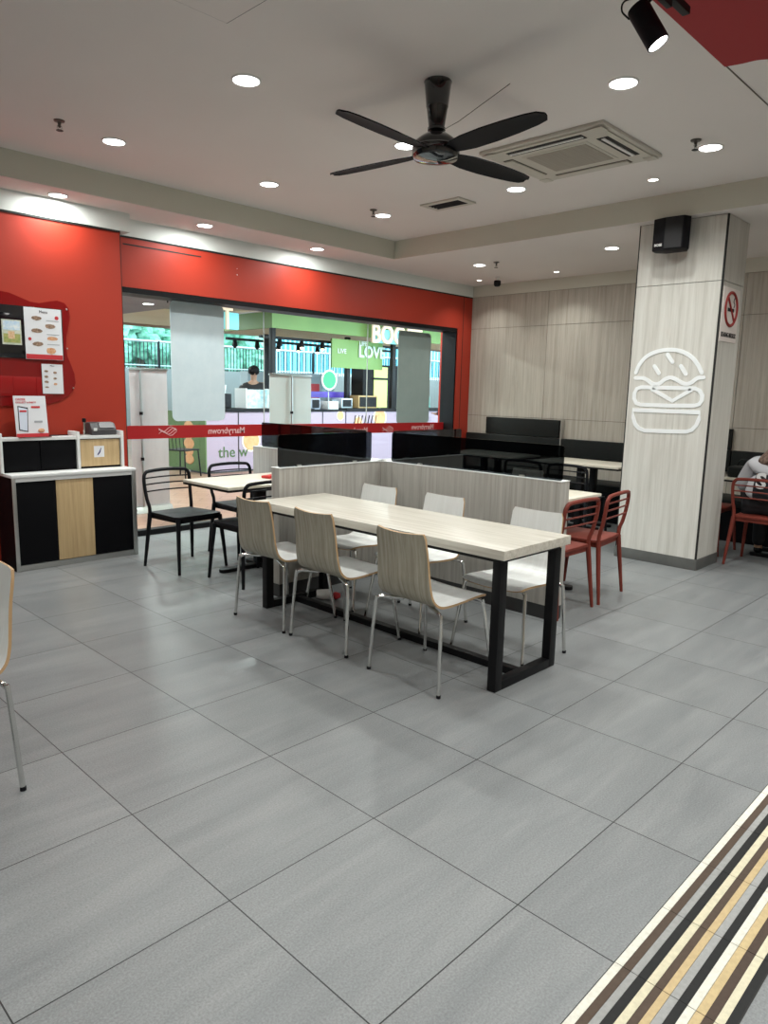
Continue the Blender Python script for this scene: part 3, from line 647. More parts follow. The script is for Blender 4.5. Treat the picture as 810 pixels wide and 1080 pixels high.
t = thing('order_stand', 'white order poster in an acrylic stand on top of the cabinet', 'sign', (2.22, 6.14, 1.053), math.radians(3))
R_ = Matrix.Rotation(-0.10, 3, 'X')
sh = MB().box(-0.127, 0.127, -0.002, 0.002, 0.0, 0.33, rot=R_, at=(0, 0, 0)); sh.build('sheet', M_paper, t, world=False)
MB().box(-0.127, 0.127, -0.0034, -0.0021, 0.0, 0.028, rot=R_, at=(0, 0, 0)).build('red_footer', M_redprint, t, world=False)
MB().box(-0.13, 0.13, -0.05, 0.04, 0.0, 0.004, 0.001).build('foot', M_acryl, t, world=False)
MB().prism([(-0.105, 0.055), (-0.035, 0.04), (-0.02, 0.235), (-0.10, 0.25)], 'y', -0.0036, -0.0022).build('phone_frame', M_blackpl, t, world=False)
def tl(x0, z0, x1, z1, M, nm, yy=-0.0044):
    b = MB().box(x0, x1, yy - 0.0006, yy + 0.0006, z0, z1, rot=R_, at=(0, 0, 0)); b.build(nm, M, t, world=False)
MB().prism([(-0.098, 0.062), (-0.04, 0.048), (-0.027, 0.225), (-0.094, 0.24)], 'y', -0.0046, -0.0034).build('phone_screen', mat('screen_print', (0.68, 0.74, 0.85), 0.4), t, world=False)
for ch, mm in ((c, c) for c in list(t.children) if c.name.startswith(('phone_frame', 'phone_screen'))):
    ch.data.transform(R_.to_4x4())
tl(-0.088, 0.20, -0.035, 0.215, M_redprint, 'phone_banner', -0.0056)
tl(0.005, 0.232, 0.075, 0.248, M_redprint, 'red_caption')
tl(0.02, 0.115, 0.085, 0.13, M_food[2], 'caption_line')
for i, (bt, zz, sz) in enumerate((('ORDER', 0.30, 0.024), ('COLLECT & ENJOY', 0.277, 0.019))):
    o = text('heading', bt, sz, (-0.112, -0.0028, zz), '-y', M_redprint, t, align='LEFT', world=False, bold=0.0004); o.data.transform(R_.to_4x4())
b = MB().blob((0.07, -0.006, 0.05), 0.022, 2, scl=(1.3, 0.12, 0.8)); o = b.build('meal_picture', M_food[1], t, world=False); o.data.transform(R_.to_4x4())

t = thing('receipt_printer', 'dark grey boxy terminal on top of the cabinet, right of the metal post', 'terminal', (2.80, 6.2, 1.053))
MB().prism([(6.125, 1.053), (6.265, 1.053), (6.265, 1.145), (6.23, 1.165), (6.16, 1.155), (6.125, 1.10)], 'x', 2.70, 2.92, bevel=0.008).build('body', mat('dark_grey_plastic', (0.055, 0.055, 0.058), 0.4), t)
MB().prism([(6.130, 1.112), (6.160, 1.158), (6.154, 1.162), (6.124, 1.116)], 'x', 2.77, 2.90).build('lid', mat('mid_grey_plastic', (0.10, 0.10, 0.105), 0.35), t)
MB().box(2.715, 2.745, 6.120, 6.1245, 1.09, 1.115, 0.002).build('button_plate', M_whitelam, t)
t = thing('metal_post', 'short shiny metal post on a base plate on top of the cabinet', 'post', (2.66, 6.17, 1.053))
MB().box(2.61, 2.69, 6.13, 6.21, 1.053, 1.060, 0.002).build('base_plate', M_alu, t)
MB().tube([(2.655, 6.17, 1.06), (2.655, 6.17, 1.17)], 0.011, 12).build('tube', M_chrome, t)
MB().lathe([(0.016, 0), (0.016, 0.03), (0.012, 0.033)], center=(2.655, 6.17, 1.165), seg=14).build('cap', M_blackpl, t)
MB().tube(bez([(2.20, 6.24, 1.055), (2.32, 6.225, 1.055), (2.43, 6.245, 1.055), (2.54, 6.23, 1.055)], 6), 0.004, 6).build('power_cable', M_blackm, None, label='black cable lying along the cabinet top', cat='cable')

# ================================================================== WINDOW FILM
def frost(x0, x1, z0, z1, M, label):
    o = MB().prism(rrect(x0, x1, z0, z1, 0.06), 'y', 6.679, 6.6845).build('frosted_film', M, None, label=label, cat='window film', group='frosted film panels')
    return o
frost(3.782, 4.405, 1.135, 2.330, M_frost, 'pale blue frosted film with round corners on the left window pane')
frost(7.10, 7.76, 1.06, 2.285, M_frost2, 'grey-green frosted film with round corners on the right window pane')
t = thing('window_band', 'red vinyl band with mirrored lettering across the shop windows', 'window band', (5.67, 6.682, 0.955))
bz = MB().prism([(3.137, 0.968), (8.078, 0.937), (8.078, 1.064), (3.137, 1.098)], 'y', 6.6725, 6.6785); bz.build('band', M_bandred, t)
for x_, z_ in ((4.42, 1.025), (6.32, 0.985), (7.63, 1.005)):
    text('lettering', 'Marrybrown', 0.092, (x_, 6.6715, z_), '-y', M_pinktext, t, mirror=True, bold=0.0018)
for x_, z_ in ((3.72, 1.035), (6.93, 0.985)):
    sc = MB()
    for k in range(4):
        sc.tube([(x_ - 0.10 + 0.2 * i / 8, 6.6715, z_ + 0.024 * math.sin(i * 0.9 + k) + (k - 1.5) * 0.014) for i in range(9)], 0.0032, 5)
    sc.build('scribble_logo', M_pinktext, t)

# ================================================================== FURNITURE
# ---- bent plywood chair, faces +x
def make_ply_chair(label, group, loc, rz):
    t = thing('plywood_chair', label, 'chair', loc, rz, group)
    prof = bez([(0.205, 0, 0.425), (0.185, 0, 0.440), (0.12, 0, 0.446), (0.0, 0, 0.440), (-0.10, 0, 0.436), (-0.165, 0, 0.444), (-0.205, 0, 0.476), (-0.222, 0, 0.53), (-0.230, 0, 0.60), (-0.240, 0, 0.70), (-0.258, 0, 0.805)], 4)
    n = len(prof); NY = 12; b = MB(); top = []; bot = []
    for i, p in enumerate(prof):
        s = i / (n - 1)
        if s < 0.08: hw = 0.155 + 0.045 * math.sqrt(s / 0.08)
        elif s < 0.45: hw = 0.200 + 0.006 * math.sin((s - 0.08) / 0.37 * PI)
        elif s < 0.97: hw = 0.200 - 0.030 * (s - 0.45) / 0.52
        else: hw = 0.170 - 0.012 * ((s - 0.97) / 0.03) ** 2
        a = prof[i - 1] if i else p; c = prof[i + 1] if i < n - 1 else p
        tg = (c - a).normalized(); nr = Vector((tg.z, 0, -tg.x))
        if nr.z < 0 and i < n * 0.4: nr = -nr
        nr = Vector((-tg.z, 0, tg.x)) * -1
        ra, rb = [], []
        back = max(0.0, min(1.0, (s - 0.5) / 0.25)); seat = max(0.0, 1 - s / 0.5)
        for j in range(NY + 1):
            q_ = -1 + 2 * j / NY; y = q_ * hw
            dx = -0.022 * (1 - q_ * q_) * back; dz = 0.010 * q_ * q_ * seat * 0.8
            base = Vector((p.x + dx, y, p.z + dz + (0.008 * q_ * q_ if s > 0.95 else 0)))
            ra.append(b.bm.verts.new(base)); rb.append(b.bm.verts.new(base - nr * 0.012))
        top.append(ra); bot.append(rb)
    for i in range(n - 1):
        for j in range(NY):
            f = b.bm.faces.new((top[i][j], top[i][j + 1], top[i + 1][j + 1], top[i + 1][j])); f.material_index = 0
            f = b.bm.faces.new((bot[i][j], bot[i + 1][j], bot[i + 1][j + 1], bot[i][j + 1])); f.material_index = 1
        for j in (0, NY):
            f = b.bm.faces.new((top[i][j], top[i + 1][j], bot[i + 1][j], bot[i][j])); f.material_index = 2
    for i in (0, n - 1):
        for j in range(NY):
            f = b.bm.faces.new((top[i][j], bot[i][j], bot[i][j + 1], top[i][j + 1])); f.material_index = 2
    bmesh.ops.recalc_face_normals(b.bm, faces=b.bm.faces)
    b.build('seat_shell', [M_seatin, M_seatout, M_ply], t, world=False, smooth=40)
    for sy in (-1, 1):
        for pts in ([(-0.222, sy * 0.252, 0.0), (-0.200, sy * 0.232, 0.372), (-0.195, sy * 0.222, 0.402), (-0.180, sy * 0.190, 0.414), (-0.135, sy * 0.09, 0.419)],
                    [(0.220, sy * 0.245, 0.0), (0.165, sy * 0.205, 0.385), (0.158, sy * 0.198, 0.41), (0.148, sy * 0.175, 0.421), (0.125, sy * 0.09, 0.421)]):
            sg = bez(pts, 5)
            for p in sg: p.z = max(p.z, 0.0)
            lg = MB().tube(sg, 0.0100, 10).build('leg', M_chrome, t, world=False)
            MB().lathe([(0.0115, 0), (0.0115, 0.014), (0.0095, 0.016)], center=(pts[0][0], pts[0][1], 0), seg=12).build('foot_cap', M_blackpl, lg, world=False)
    MB().tube([(-0.135, -0.09, 0.421), (0.125, -0.09, 0.421)], 0.008, 8).tube([(-0.135, 0.09, 0.421), (0.125, 0.09, 0.421)], 0.008, 8).build('seat_frame', M_chrome, t, world=False)
    return t
GP = 'plywood chairs around the long table'
pc = make_ply_chair('grey-backed plywood chair on the near side of the long table, farthest left', GP, (2.855, 3.645, 0), 0.02)
dup(pc, (2.865, 3.075, 0), -0.01, 'grey-backed plywood chair in the middle of the near side of the long table')
dup(pc, (2.835, 2.365, 0), -0.03, 'grey-backed plywood chair on the near side of the long table, closest to the viewer')
dup(pc, (3.43, 3.62, 0), PI, 'white plywood chair on the partition side, nearest the partition corner')
dup(pc, (3.435, 3.02, 0), PI - 0.02, 'white plywood chair in the middle of the partition side of the long table')
dup(pc, (3.41, 2.275, 0), PI + 0.02, 'white plywood chair on the partition side, behind the near black table leg')
dup(pc, (0.628, 2.897, 0), PI, 'plywood chair cut off by the left edge of the picture, in the foreground', 'plywood chair standing apart')

# ---- long table
t = thing('long_table', 'long pale oak communal table on black square-tube frames', 'table', (3.135, 2.935, 0))
MB().box(2.825, 3.445, 1.925, 3.945, 0.694, 0.742, 0.002).build('tabletop', [M_top], t)
MB().box(2.86, 3.41, 1.965, 3.91, 0.670, 0.6935).build('under_frame', M_blackm, t)
for y0, nm in ((1.965, 'leg_frame'), (3.862, 'leg_frame')):
    y1 = y0 + 0.05
    MB().box(2.862, 2.920, y0, y1, 0.0, 0.6695, 0.002).box(3.368, 3.426, y0, y1, 0.0, 0.6695, 0.002).box(2.9205, 3.3675, y0, y1, 0.0, 0.048, 0.002).build(nm, M_blackm, t)
MB().box(3.118, 3.166, 2.0155, 3.8615, 0.0, 0.040, 0.002).build('floor_rail', M_blackm, t)

# ---- partitions: one running line, one crossing it
def partition(name, label, segs, glasses, skirt, loc):
    t = thing(name, label, 'partition', loc, 0, 'low laminate partitions')
    b = MB()
    for s in segs: b.box(*s, 0.0955, 0.932, 0.002)
    b.build('panel', M_part, t)
    b = MB()
    for s in segs: b.box(s[0] + (0.004), s[1] - 0.004, s[2] + 0.004, s[3] - 0.004, 0, 0.095)
    b.build('skirting', skirt, t)
    for s in segs: MB().box(s[0] - 0.002, s[1] + 0.002, s[2] - 0.002, s[3] + 0.002, 0.9325, 0.938, 0.001).build('top_cap', M_whitelam, t)
    for x0, x1, y0, y1, ax in glasses:
        if ax == 'x': gp = MB().prism(rrect(y0, y1, 0.9385, 1.168, 0.018), 'x', x0, x1)
        else: gp = MB().prism(rrect(x0, x1, 0.9385, 1.168, 0.018), 'y', y0, y1)
        g = gp.build('tinted_screen', M_dark, t)
        for f in (0.2, 0.8):
            if ax == 'x': yy = y0 + f * (y1 - y0); MB().box(x0 - 0.008, x1 + 0.008, yy - 0.02, yy + 0.02, 0.9385, 0.950, 0.001).build('clip', M_alu, g)
            else: xx = x0 + f * (x1 - x0); MB().box(xx - 0.02, xx + 0.02, y0 - 0.008, y1 + 0.008, 0.9385, 0.950, 0.001).build('clip', M_alu, g)
    return t
partition('low_partition', 'grey laminate partition with dark screens running behind the long table', [(4.10, 4.205, 2.385, 4.018), (4.10, 4.205, 4.112, 5.745)],
          [(4.125, 4.133, 2.395, 3.925, 'x'), (4.125, 4.133, 4.22, 5.64, 'x')], M_darkbase, (4.15, 4.06, 0))
partition('low_partition', 'grey laminate partition crossing behind the far end of the long table', [(3.09, 4.098, 4.02, 4.11), (4.207, 5.17, 4.02, 4.11)],
          [(3.10, 4.02, 4.045, 4.053, 'y'), (4.27, 5.16, 4.045, 4.053, 'y')], M_darkbase, (4.1, 4.06, 0))

# ---- slat-back chair, faces +x
def make_slat_chair(label, cat, group, loc, rz, M):
    t = thing('slat_back_chair', label, cat, loc, rz, group)
    seat = MB().prism([(-0.205, -0.185), (-0.19, -0.20), (0.17, -0.225), (0.205, -0.205), (0.215, 0), (0.205, 0.205), (0.17, 0.225), (-0.19, 0.20), (-0.205, 0.185)], 'z', 0.437, 0.460, bevel=0.006)
    seat.box(-0.19, 0.19, -0.19, -0.165, 0.405, 0.437).box(-0.19, 0.19, 0.165, 0.19, 0.405, 0.437).box(0.165, 0.19, -0.19, 0.19, 0.405, 0.437).box(-0.19, -0.165, -0.19, 0.19, 0.405, 0.437)
    seat.build('seat', M, t, world=False)
    path = [(-0.193, -0.205, 0.435), (-0.196, -0.207, 0.50), (-0.214, -0.215, 0.56), (-0.232, -0.222, 0.66), (-0.240, -0.222, 0.735), (-0.245, -0.205, 0.772), (-0.250, -0.165, 0.788), (-0.258, 0, 0.795),
            (-0.250, 0.165, 0.788), (-0.245, 0.205, 0.772), (-0.240, 0.222, 0.735), (-0.232, 0.222, 0.66), (-0.214, 0.215, 0.56), (-0.196, 0.207, 0.50), (-0.193, 0.205, 0.435)]
    MB().tube(bez(path, 4), 0.0145, 8).build('back_frame', M, t, world=False)
    for z in (0.732, 0.680, 0.622):
        xx = -0.240 + (0.732 - z) * 0.08
        MB().tube(bez([(xx, -0.220, z), (xx - 0.008, -0.10, z + 0.003), (xx - 0.012, 0, z + 0.004), (xx - 0.008, 0.10, z + 0.003), (xx, 0.220, z)], 4), 0.0065, 6).build('slat', M, t, world=False)
    for sy in (-1, 1):
        MB().tube([(-0.238, sy * 0.238, 0.0), (-0.215, sy * 0.222, 0.22), (-0.193, sy * 0.205, 0.445)], [0.012, 0.016, 0.019], 8).build('leg', M, t, world=False)
        MB().tube([(0.232, sy * 0.235, 0.0), (0.212, sy * 0.222, 0.22), (0.190, sy * 0.205, 0.440)], [0.012, 0.016, 0.019], 8).build('leg', M, t, world=False)
    return t
GB = 'black slat-back chairs'
bc = make_slat_chair('black slat-back chair facing the viewer at the small table, closest to the cabinet', 'chair', GB, (3.085, 5.285, 0), -PI / 2 + 0.10, M_blackpl)
dup(bc, (3.255, 4.60, 0), PI / 2, 'black slat-back chair with its back to the viewer, behind the first plywood chair')
dup(bc, (3.765, 5.40, 0), -PI / 2, 'black slat-back chair facing the viewer across the small table, beside the partition')
def make_pedestal(label, loc, L_, W_, group, M_t=None):
    t = thing('small_table', label, 'table', loc, 0, group)
    MB().box(-L_ / 2, L_ / 2, -W_ / 2, W_ / 2, 0.7205, 0.742, 0.002).build('tabletop', M_t or M_cafe, t, world=False)
    MB().box(-L_ / 2 + 0.001, L_ / 2 - 0.001, -W_ / 2 + 0.001, W_ / 2 - 0.001, 0.703, 0.720, 0.002).build('black_edge', M_blackm, t, world=False)
    for s in (-1, 1):
        cx_ = s * L_ * 0.24
        MB().box(cx_ - 0.035, cx_ + 0.035, -0.035, 0.035, 0.03, 0.7025, 0.003).build('post', M_blackm, t, world=False)
        MB().prism(rrect(cx_ - 0.04, cx_ + 0.04, -0.26, 0.26, 0.038), 'z', 0.0, 0.028, bevel=0.004).build('foot', M_blackm, t, world=False)
    return t
M_cafe = wood_mat('cream_cafe_tabletop', (0.62, 0.57, 0.46), (0.74, 0.70, 0.60), (2, 18, 18), None, 0.3)
# small table by the window (its foot runs toward the viewer's left)
t1 = thing('small_table', 'small cream-topped table by the window with a red packet on it', 'table', (3.555, 4.885, 0), 0, 'small cream-topped tables')
MB().box(3.03, 4.095, 4.565, 5.215, 0.7205, 0.742, 0.002).build('tabletop', M_cafe, t1)
MB().box(3.031, 4.094, 4.566, 5.214, 0.703, 0.720, 0.002).build('black_edge', M_blackm, t1)
MB().box(3.52, 3.60, 4.86, 4.94, 0.035, 0.7025, 0.003).build('post', M_blackm, t1)
MB().prism(rrect(3.16, 3.96, 4.855, 4.935, 0.039), 'z', 0.0, 0.03, bevel=0.005).build('foot', M_blackm, t1)
MB().prism(rrect(3.52, 3.60, 4.72, 5.08, 0.039), 'z', 0.0, 0.0345, bevel=0.005).build('foot', M_blackm, t1)
MB().box(3.60, 3.78, 4.86, 4.95, 0.7425, 0.765, 0.008, rot=Matrix.Rotation(0.3, 3, 'Z')).build('paper_packet', mottled('red_packet_paper', (0.45, 0.02, 0.02), (0.6, 0.04, 0.03), (10, 10, 10), 3, 0.5), None, label='red paper packet lying on the small table by the window', cat='packet')
# red chairs and their table
GR = 'brick red slat-back chairs'
rc = make_slat_chair('brick red slat-back chair beside the partition, half hidden by its end', 'chair', GR, (4.375, 2.615, 0), PI / 2, M_redpl)
dup(rc, (4.905, 2.635, 0), PI / 2 + 0.12, 'brick red slat-back chair next to the column, fully in view')
make_pedestal('small cream-topped table behind the partition, in front of the red chairs', (4.685, 2.965, 0), 0.93, 0.65, 'small cream-topped tables')
dup(bc, (4.50, 3.52, 0), -PI / 2, 'black slat-back chair across from the red chairs, close behind the partition screen')
dup(bc, (6.73, 3.72, 0), 0.0, 'black slat-back chair facing the wall bench, nearest the column')
dup(bc, (6.73, 4.25, 0), 0.0, 'black slat-back chair facing the wall bench, seen through the dark screen')
dup(bc, (6.73, 5.25, 0), 0.0, 'black slat-back chair facing the far end of the wall bench')
t2 = make_pedestal('cream-topped table at the wall bench left of the column', (7.52, 4.05, 0), 0.62, 1.05, 'cream-topped tables along the wall bench')
dup(t2, (7.52, 5.40, 0), 0, 'cream-topped table at the far end of the wall bench, behind the screens')
# wall bench
t = thing('wall_bench', 'long black upholstered bench along the laminate end wall', 'bench', (8.1, 4.2, 0))
MB().box(7.93, 8.40, 0.6, 6.46, 0.0, 0.36).build('base', M_blacklam, t)
for a, b in ((0.6, 2.0), (2.005, 3.4), (3.405, 4.9), (4.905, 6.46)):
    MB().box(7.90, 8.405, a, b, 0.3605, 0.45, 0.02, seg=3).build('seat_cushion', M_vinyl, t)
for a, b in ((0.6, 2.78), (2.79, 4.90), (4.913, 6.46)):
    MB().box(8.34, 8.407, a, b, 0.695, 0.93, 0.015, seg=3).build('back_cushion', M_vinyl, t)
for a, b, lb in ((4.955, 6.125, 'black upholstered headboard panel on the end wall, above the far bench'), (2.80, 3.97, 'black upholstered headboard panel on the end wall, mostly hidden by the column')):
    MB().box(8.36, 8.407, a, b, 0.935, 1.165, 0.006).build('headboard_panel', M_vinyl, None, label=lb, cat='wall panel', group='upholstered headboard panels')
MB().box(8.325, 8.407, 4.904, 4.909, 0.451, 1.17, 0.001).build('bench_divider', M_part, None, label='thin pale upright edge strip between the back cushions on the end wall', cat='divider')

# litter under the long table
t = thing('crumpled_cup', 'crumpled white and red paper cup lying under the long table', 'litter', (3.30, 3.77, 0), -0.8)
c_ = MB(); R2 = Matrix.Rotation(PI / 2, 4, 'Y')
c_.lathe([(0.030, -0.055), (0.036, 0.0), (0.040, 0.05), (0.036, 0.052), (0.030, 0.0), (0.026, -0.050)], center=(0, 0, 0.040), seg=16, mat4=R2)
for v in c_.bm.verts: v.co += Vector((random.uniform(-.004, .004), random.uniform(-.004, .004), random.uniform(-.002, .003)))
c_.build('cup', mat('cup_paper', (0.8, 0.78, 0.76), 0.5), t, world=False)
c_ = MB().blob((0.085, 0.01, 0.028), 0.028, 2, noise=0.18, scl=(1.2, 1, 0.9)); c_.build('red_wrapper', M_redprint, t, world=False)

# ================================================================== PERSON AT THE RIGHT
def skin(name, verts, edges, M, parent, root=0, sub=2, mirror=False):
    me = bpy.data.meshes.new(name); me.from_pydata([v[:3] for v in verts], edges, [])
    o = bpy.data.objects.new(name, me); C.objects.link(o); o.parent = parent
    md = o.modifiers.new('Skin', 'SKIN'); md.use_smooth_shade = True
    sl = me.skin_vertices[0].data
    for i, v in enumerate(verts):
        r_ = v[3]; sl[i].radius = (r_[0], r_[1]) if isinstance(r_, tuple) else (r_, r_); sl[i].use_root = (i == root)
    o.modifiers.new('Subdivision', 'SUBSURF').levels = sub; o.modifiers[-1].render_levels = sub
    me.materials.append(M)
    return o
def human(parent, J, body_m, top_m, leg_m, shoe_m, hair_m, scarf=None):
    # J: joint positions keyed by name (local frame, facing +x)
    def chain(names, rads, base=None): return names, rads
    V = []; E_ = []; ix = {}
    def add(k, r): ix[k] = len(V); V.append((*J[k], r)); return ix[k]
    def con(a, b): E_.append((ix[a], ix[b]))
    rad = dict(pelvis=0.115, waist=0.105, chest=0.125, upper=0.10, neck=0.050, jaw=0.066, head=0.088, crown=0.062)
    prev = None
    for k in ('pelvis', 'waist', 'chest', 'upper', 'neck', 'jaw', 'head', 'crown'):
        add(k, rad[k]);
        if prev: con(prev, k)
        prev = k
    for s in 'LR':
        for a, b, r in (('upper', 'shoulder', 0.055), ('shoulder', 'elbow', 0.040), ('elbow', 'wrist', 0.026), ('wrist', 'palm', 0.032), ('pelvis', 'hip', 0.085), ('hip', 'knee', 0.062), ('knee', 'ankle', 0.040), ('ankle', 'toe', 0.032)):
            add(b + s, r); con(a + s if a + s in ix else a, b + s)
        pw, pp = Vector(J['wrist' + s]), Vector(J['palm' + s]); d = (pp - pw).normalized()
        side = Vector((0, 0, 1)).cross(d).normalized(); sg = 1 if s == 'L' else -1
        for k, (o_, ln) in enumerate(((-0.026, 0.062), (-0.009, 0.072), (0.009, 0.068), (0.026, 0.052))):
            f1 = pp + side * o_ + d * 0.035; f2 = f1 + d * ln * 0.55; f3 = f1 + d * ln + Vector((0, 0, -0.02))
            i0 = len(V); V.extend([(*f1, 0.010), (*f2, 0.009), (*f3, 0.0075)]); E_.extend([(ix['palm' + s], i0), (i0, i0 + 1), (i0 + 1, i0 + 2)])
        th1 = pw + d * 0.03 - side * 0.035 * sg; th2 = th1 + d * 0.035 - side * 0.014 * sg
        i0 = len(V); V.extend([(*th1, 0.011), (*th2, 0.009)]); E_.extend([(ix['palm' + s], i0), (i0, i0 + 1)])
    skin('body', V, E_, body_m, parent)
    def sub(name, ks, links, M, grow):
        vs = [(*J[k], r) for k, r in ks]; id_ = {k: i for i, (k, _) in enumerate(ks)}
        skin(name, vs, [(id_[a], id_[b]) for a, b in links], M, parent)
    sub('hoodie', [('pelvis', 0.185), ('waist', 0.170), ('chest', 0.170), ('upper', 0.125), ('neckb', 0.068), ('shoulderL', 0.082), ('elbowL', 0.068), ('wristL', 0.046), ('shoulderR', 0.082), ('elbowR', 0.068), ('wristR', 0.046)],
        [('pelvis', 'waist'), ('waist', 'chest'), ('chest', 'upper'), ('upper', 'neckb'), ('upper', 'shoulderL'), ('shoulderL', 'elbowL'), ('elbowL', 'wristL'), ('upper', 'shoulderR'), ('shoulderR', 'elbowR'), ('elbowR', 'wristR')], top_m, 0)
    sub('trousers', [('pelvis', 0.115), ('hipL', 0.105), ('kneeL', 0.080), ('ankleL', 0.058), ('hipR', 0.105), ('kneeR', 0.080), ('ankleR', 0.058)],
        [('pelvis', 'hipL'), ('hipL', 'kneeL'), ('kneeL', 'ankleL'), ('pelvis', 'hipR'), ('hipR', 'kneeR'), ('kneeR', 'ankleR')], leg_m, 0)
    for s in 'LR':
        a, tt = Vector(J['ankle' + s]), Vector(J['toe' + s])
        skin('shoe', [(*(a - Vector((0.03, 0, 0.02))), 0.040), (*tt, 0.038), (*(tt + (tt - a) * 0.35), 0.028)], [(0, 1), (1, 2)], shoe_m, parent)
    h = Vector(J['head'])
    if scarf:
        skin('headscarf', [(*(Vector(J['upper']) + Vector((-0.03, 0, -0.05))), 0.172), (*(Vector(J['upper']) + Vector((-0.015, 0, 0.02))), 0.150), (*(Vector(J['neck']) + Vector((-0.01, 0, 0.01))), 0.088), (*(Vector(J['jaw']) + Vector((-0.018, 0, 0))), 0.098), (*(h + Vector((-0.016, 0, 0.01))), 0.104), (*(Vector(J['crown']) + Vector((-0.012, 0, 0.0))), 0.082)], [(0, 1), (1, 2), (2, 3), (3, 4), (4, 5)], scarf, parent)
    else:
        skin('hair', [(*(h + Vector((-0.02, 0, -0.03))), 0.084), (*(h + Vector((-0.018, 0, 0.02))), 0.092), (*(h + Vector((-0.008, 0, 0.065))), 0.078)], [(0, 1), (1, 2)], hair_m, parent)
    f = h + Vector((0.088, 0, -0.02))
    b = MB().blob(f + Vector((0.004, 0, -0.008)), 0.016, 2, scl=(1.0, 0.7, 1.3)); b.build('nose', body_m, parent, world=False)
    for s in (-1, 1): MB().blob(f + Vector((-0.010, s * 0.030, 0.018)), 0.011, 2, scl=(0.7, 1.1, 0.7)).build('eye', M_blackpl, parent, world=False)
    MB().blob(f + Vector((-0.006, 0, -0.045)), 0.016, 2, scl=(0.5, 1.3, 0.35)).build('mouth', mat('lips', (0.4, 0.12, 0.1), 0.5), parent, world=False)
def joints(kind, lean=0.0, hs=1.0):
    if kind == 'sit':
        J = dict(pelvis=(0, 0, 0.575), waist=(0.0, lean * .2, 0.68), chest=(0.02, lean * .45, 0.81), upper=(0.045, lean * .75, 0.925), neck=(0.065, lean * .95, 1.005), neckb=(0.055, lean * .9, 0.985), jaw=(0.085, lean * 1.05, 1.065), head=(0.085, lean * 1.15, 1.125), crown=(0.075, lean * 1.2, 1.185))
        for s, q_ in (('L', 1), ('R', -1)):
            J['shoulder' + s] = (0.045, q_ * 0.165 + lean * .7, 0.905); J['elbow' + s] = (0.10, q_ * 0.25 + lean * .3, 0.70); J['wrist' + s] = (0.20, q_ * 0.15, 0.655); J['palm' + s] = (0.26, q_ * 0.13, 0.655)
            J['hip' + s] = (0.03, q_ * 0.09, 0.56); J['knee' + s] = (0.43, q_ * 0.12, 0.535); J['ankle' + s] = (0.42, q_ * 0.12, 0.085); J['toe' + s] = (0.53, q_ * 0.13, 0.042)
    else:
        J = dict(pelvis=(0, 0, 0.95), waist=(0.0, 0, 1.07), chest=(0.01, 0, 1.22), upper=(0.0, 0, 1.37), neck=(0.005, 0, 1.46), neckb=(0.0, 0, 1.44), jaw=(0.025, 0, 1.53), head=(0.025, 0, 1.60), crown=(0.015, 0, 1.665))
        for s, q_ in (('L', 1), ('R', -1)):
            J['shoulder' + s] = (0, q_ * 0.18, 1.36); J['elbow' + s] = (-0.02, q_ * 0.24, 1.09); J['wrist' + s] = (0.17, q_ * 0.17, 1.02); J['palm' + s] = (0.23, q_ * 0.15, 1.03)
            J['hip' + s] = (0, q_ * 0.09, 0.90); J['knee' + s] = (0.02, q_ * 0.11, 0.49); J['ankle' + s] = (-0.02, q_ * 0.11, 0.09); J['toe' + s] = (0.09, q_ * 0.12, 0.045)
    return J
def hoodie_mat():
    M = mat('white_black_hoodie', (0.6, 0.6, 0.62), 0.85); k = NT(M)
    co = k.add('ShaderNodeTexCoord').outputs['Object']; sx = k.add('ShaderNodeSeparateXYZ'); k.ln(co, sx.inputs[0])
    nz = k.add('ShaderNodeTexNoise'); nz.inputs['Scale'].default_value = 14; k.ln(co, nz.inputs['Vector'])
    a = k.math('ADD', sx.outputs[2], k.math('MULTIPLY', nz.outputs['Fac'], 0.05))
    side = k.math('GREATER_THAN', sx.outputs[1], 0.05); lowb = k.math('LESS_THAN', a, 0.87)
    blk = k.math('MULTIPLY', lowb, k.math('SUBTRACT', 1.0, side))
    k.ln(k.ramp(blk, [(0.4, (0.60, 0.60, 0.63)), (0.6, (0.015, 0.016, 0.022))]), k.b.inputs['Base Color'])
    return M
scarf_m = mottled('brown_patterned_scarf', (0.035, 0.018, 0.014), (0.30, 0.20, 0.15), (38, 38, 38), 3, 0.85)
rz_p = 0.0
p1 = thing('person', 'person seen from behind in white and black hoodie and brown headscarf, seated at right', 'person', (7.02, 2.03, 0), rz_p)
J = joints('sit', -0.07)
human(p1, J, M_skin, hoodie_mat(), mat('dark_trousers', (0.01, 0.01, 0.013), 0.8), M_blackpl, None, scarf_m)
hs_ = text('hoodie_letter', 'S', 0.19, (6.845, 2.01, 0.775), '-x', mat('white_flock', (0.8, 0.8, 0.8), 0.8), p1, bold=0.006, depth=0.006)
dup(rc, (7.02, 1.995, 0), 0.0, 'brick red slat-back chair the person sits on, at the right edge of the picture')
dup(rc, (7.30, 2.62, 0), -PI / 2, 'brick red slat-back chair mostly hidden behind the column at right')
dup(t2, (7.57, 1.95, 0), 0, 'cream-topped table in front of the seated person at right')
t = thing('handbag', 'black handbag on the table behind the column at right', 'bag', (7.42, 2.28, 0.7425))
MB().box(7.30, 7.52, 2.20, 2.46, 0.7425, 0.85, 0.03, seg=3).build('body', M_vinyl, t)
MB().tube(bez([(7.36, 2.24, 0.84), (7.38, 2.27, 0.90), (7.41, 2.33, 0.915), (7.44, 2.39, 0.90), (7.46, 2.42, 0.84)], 5), 0.007, 8).build('handle', M_vinyl, t)

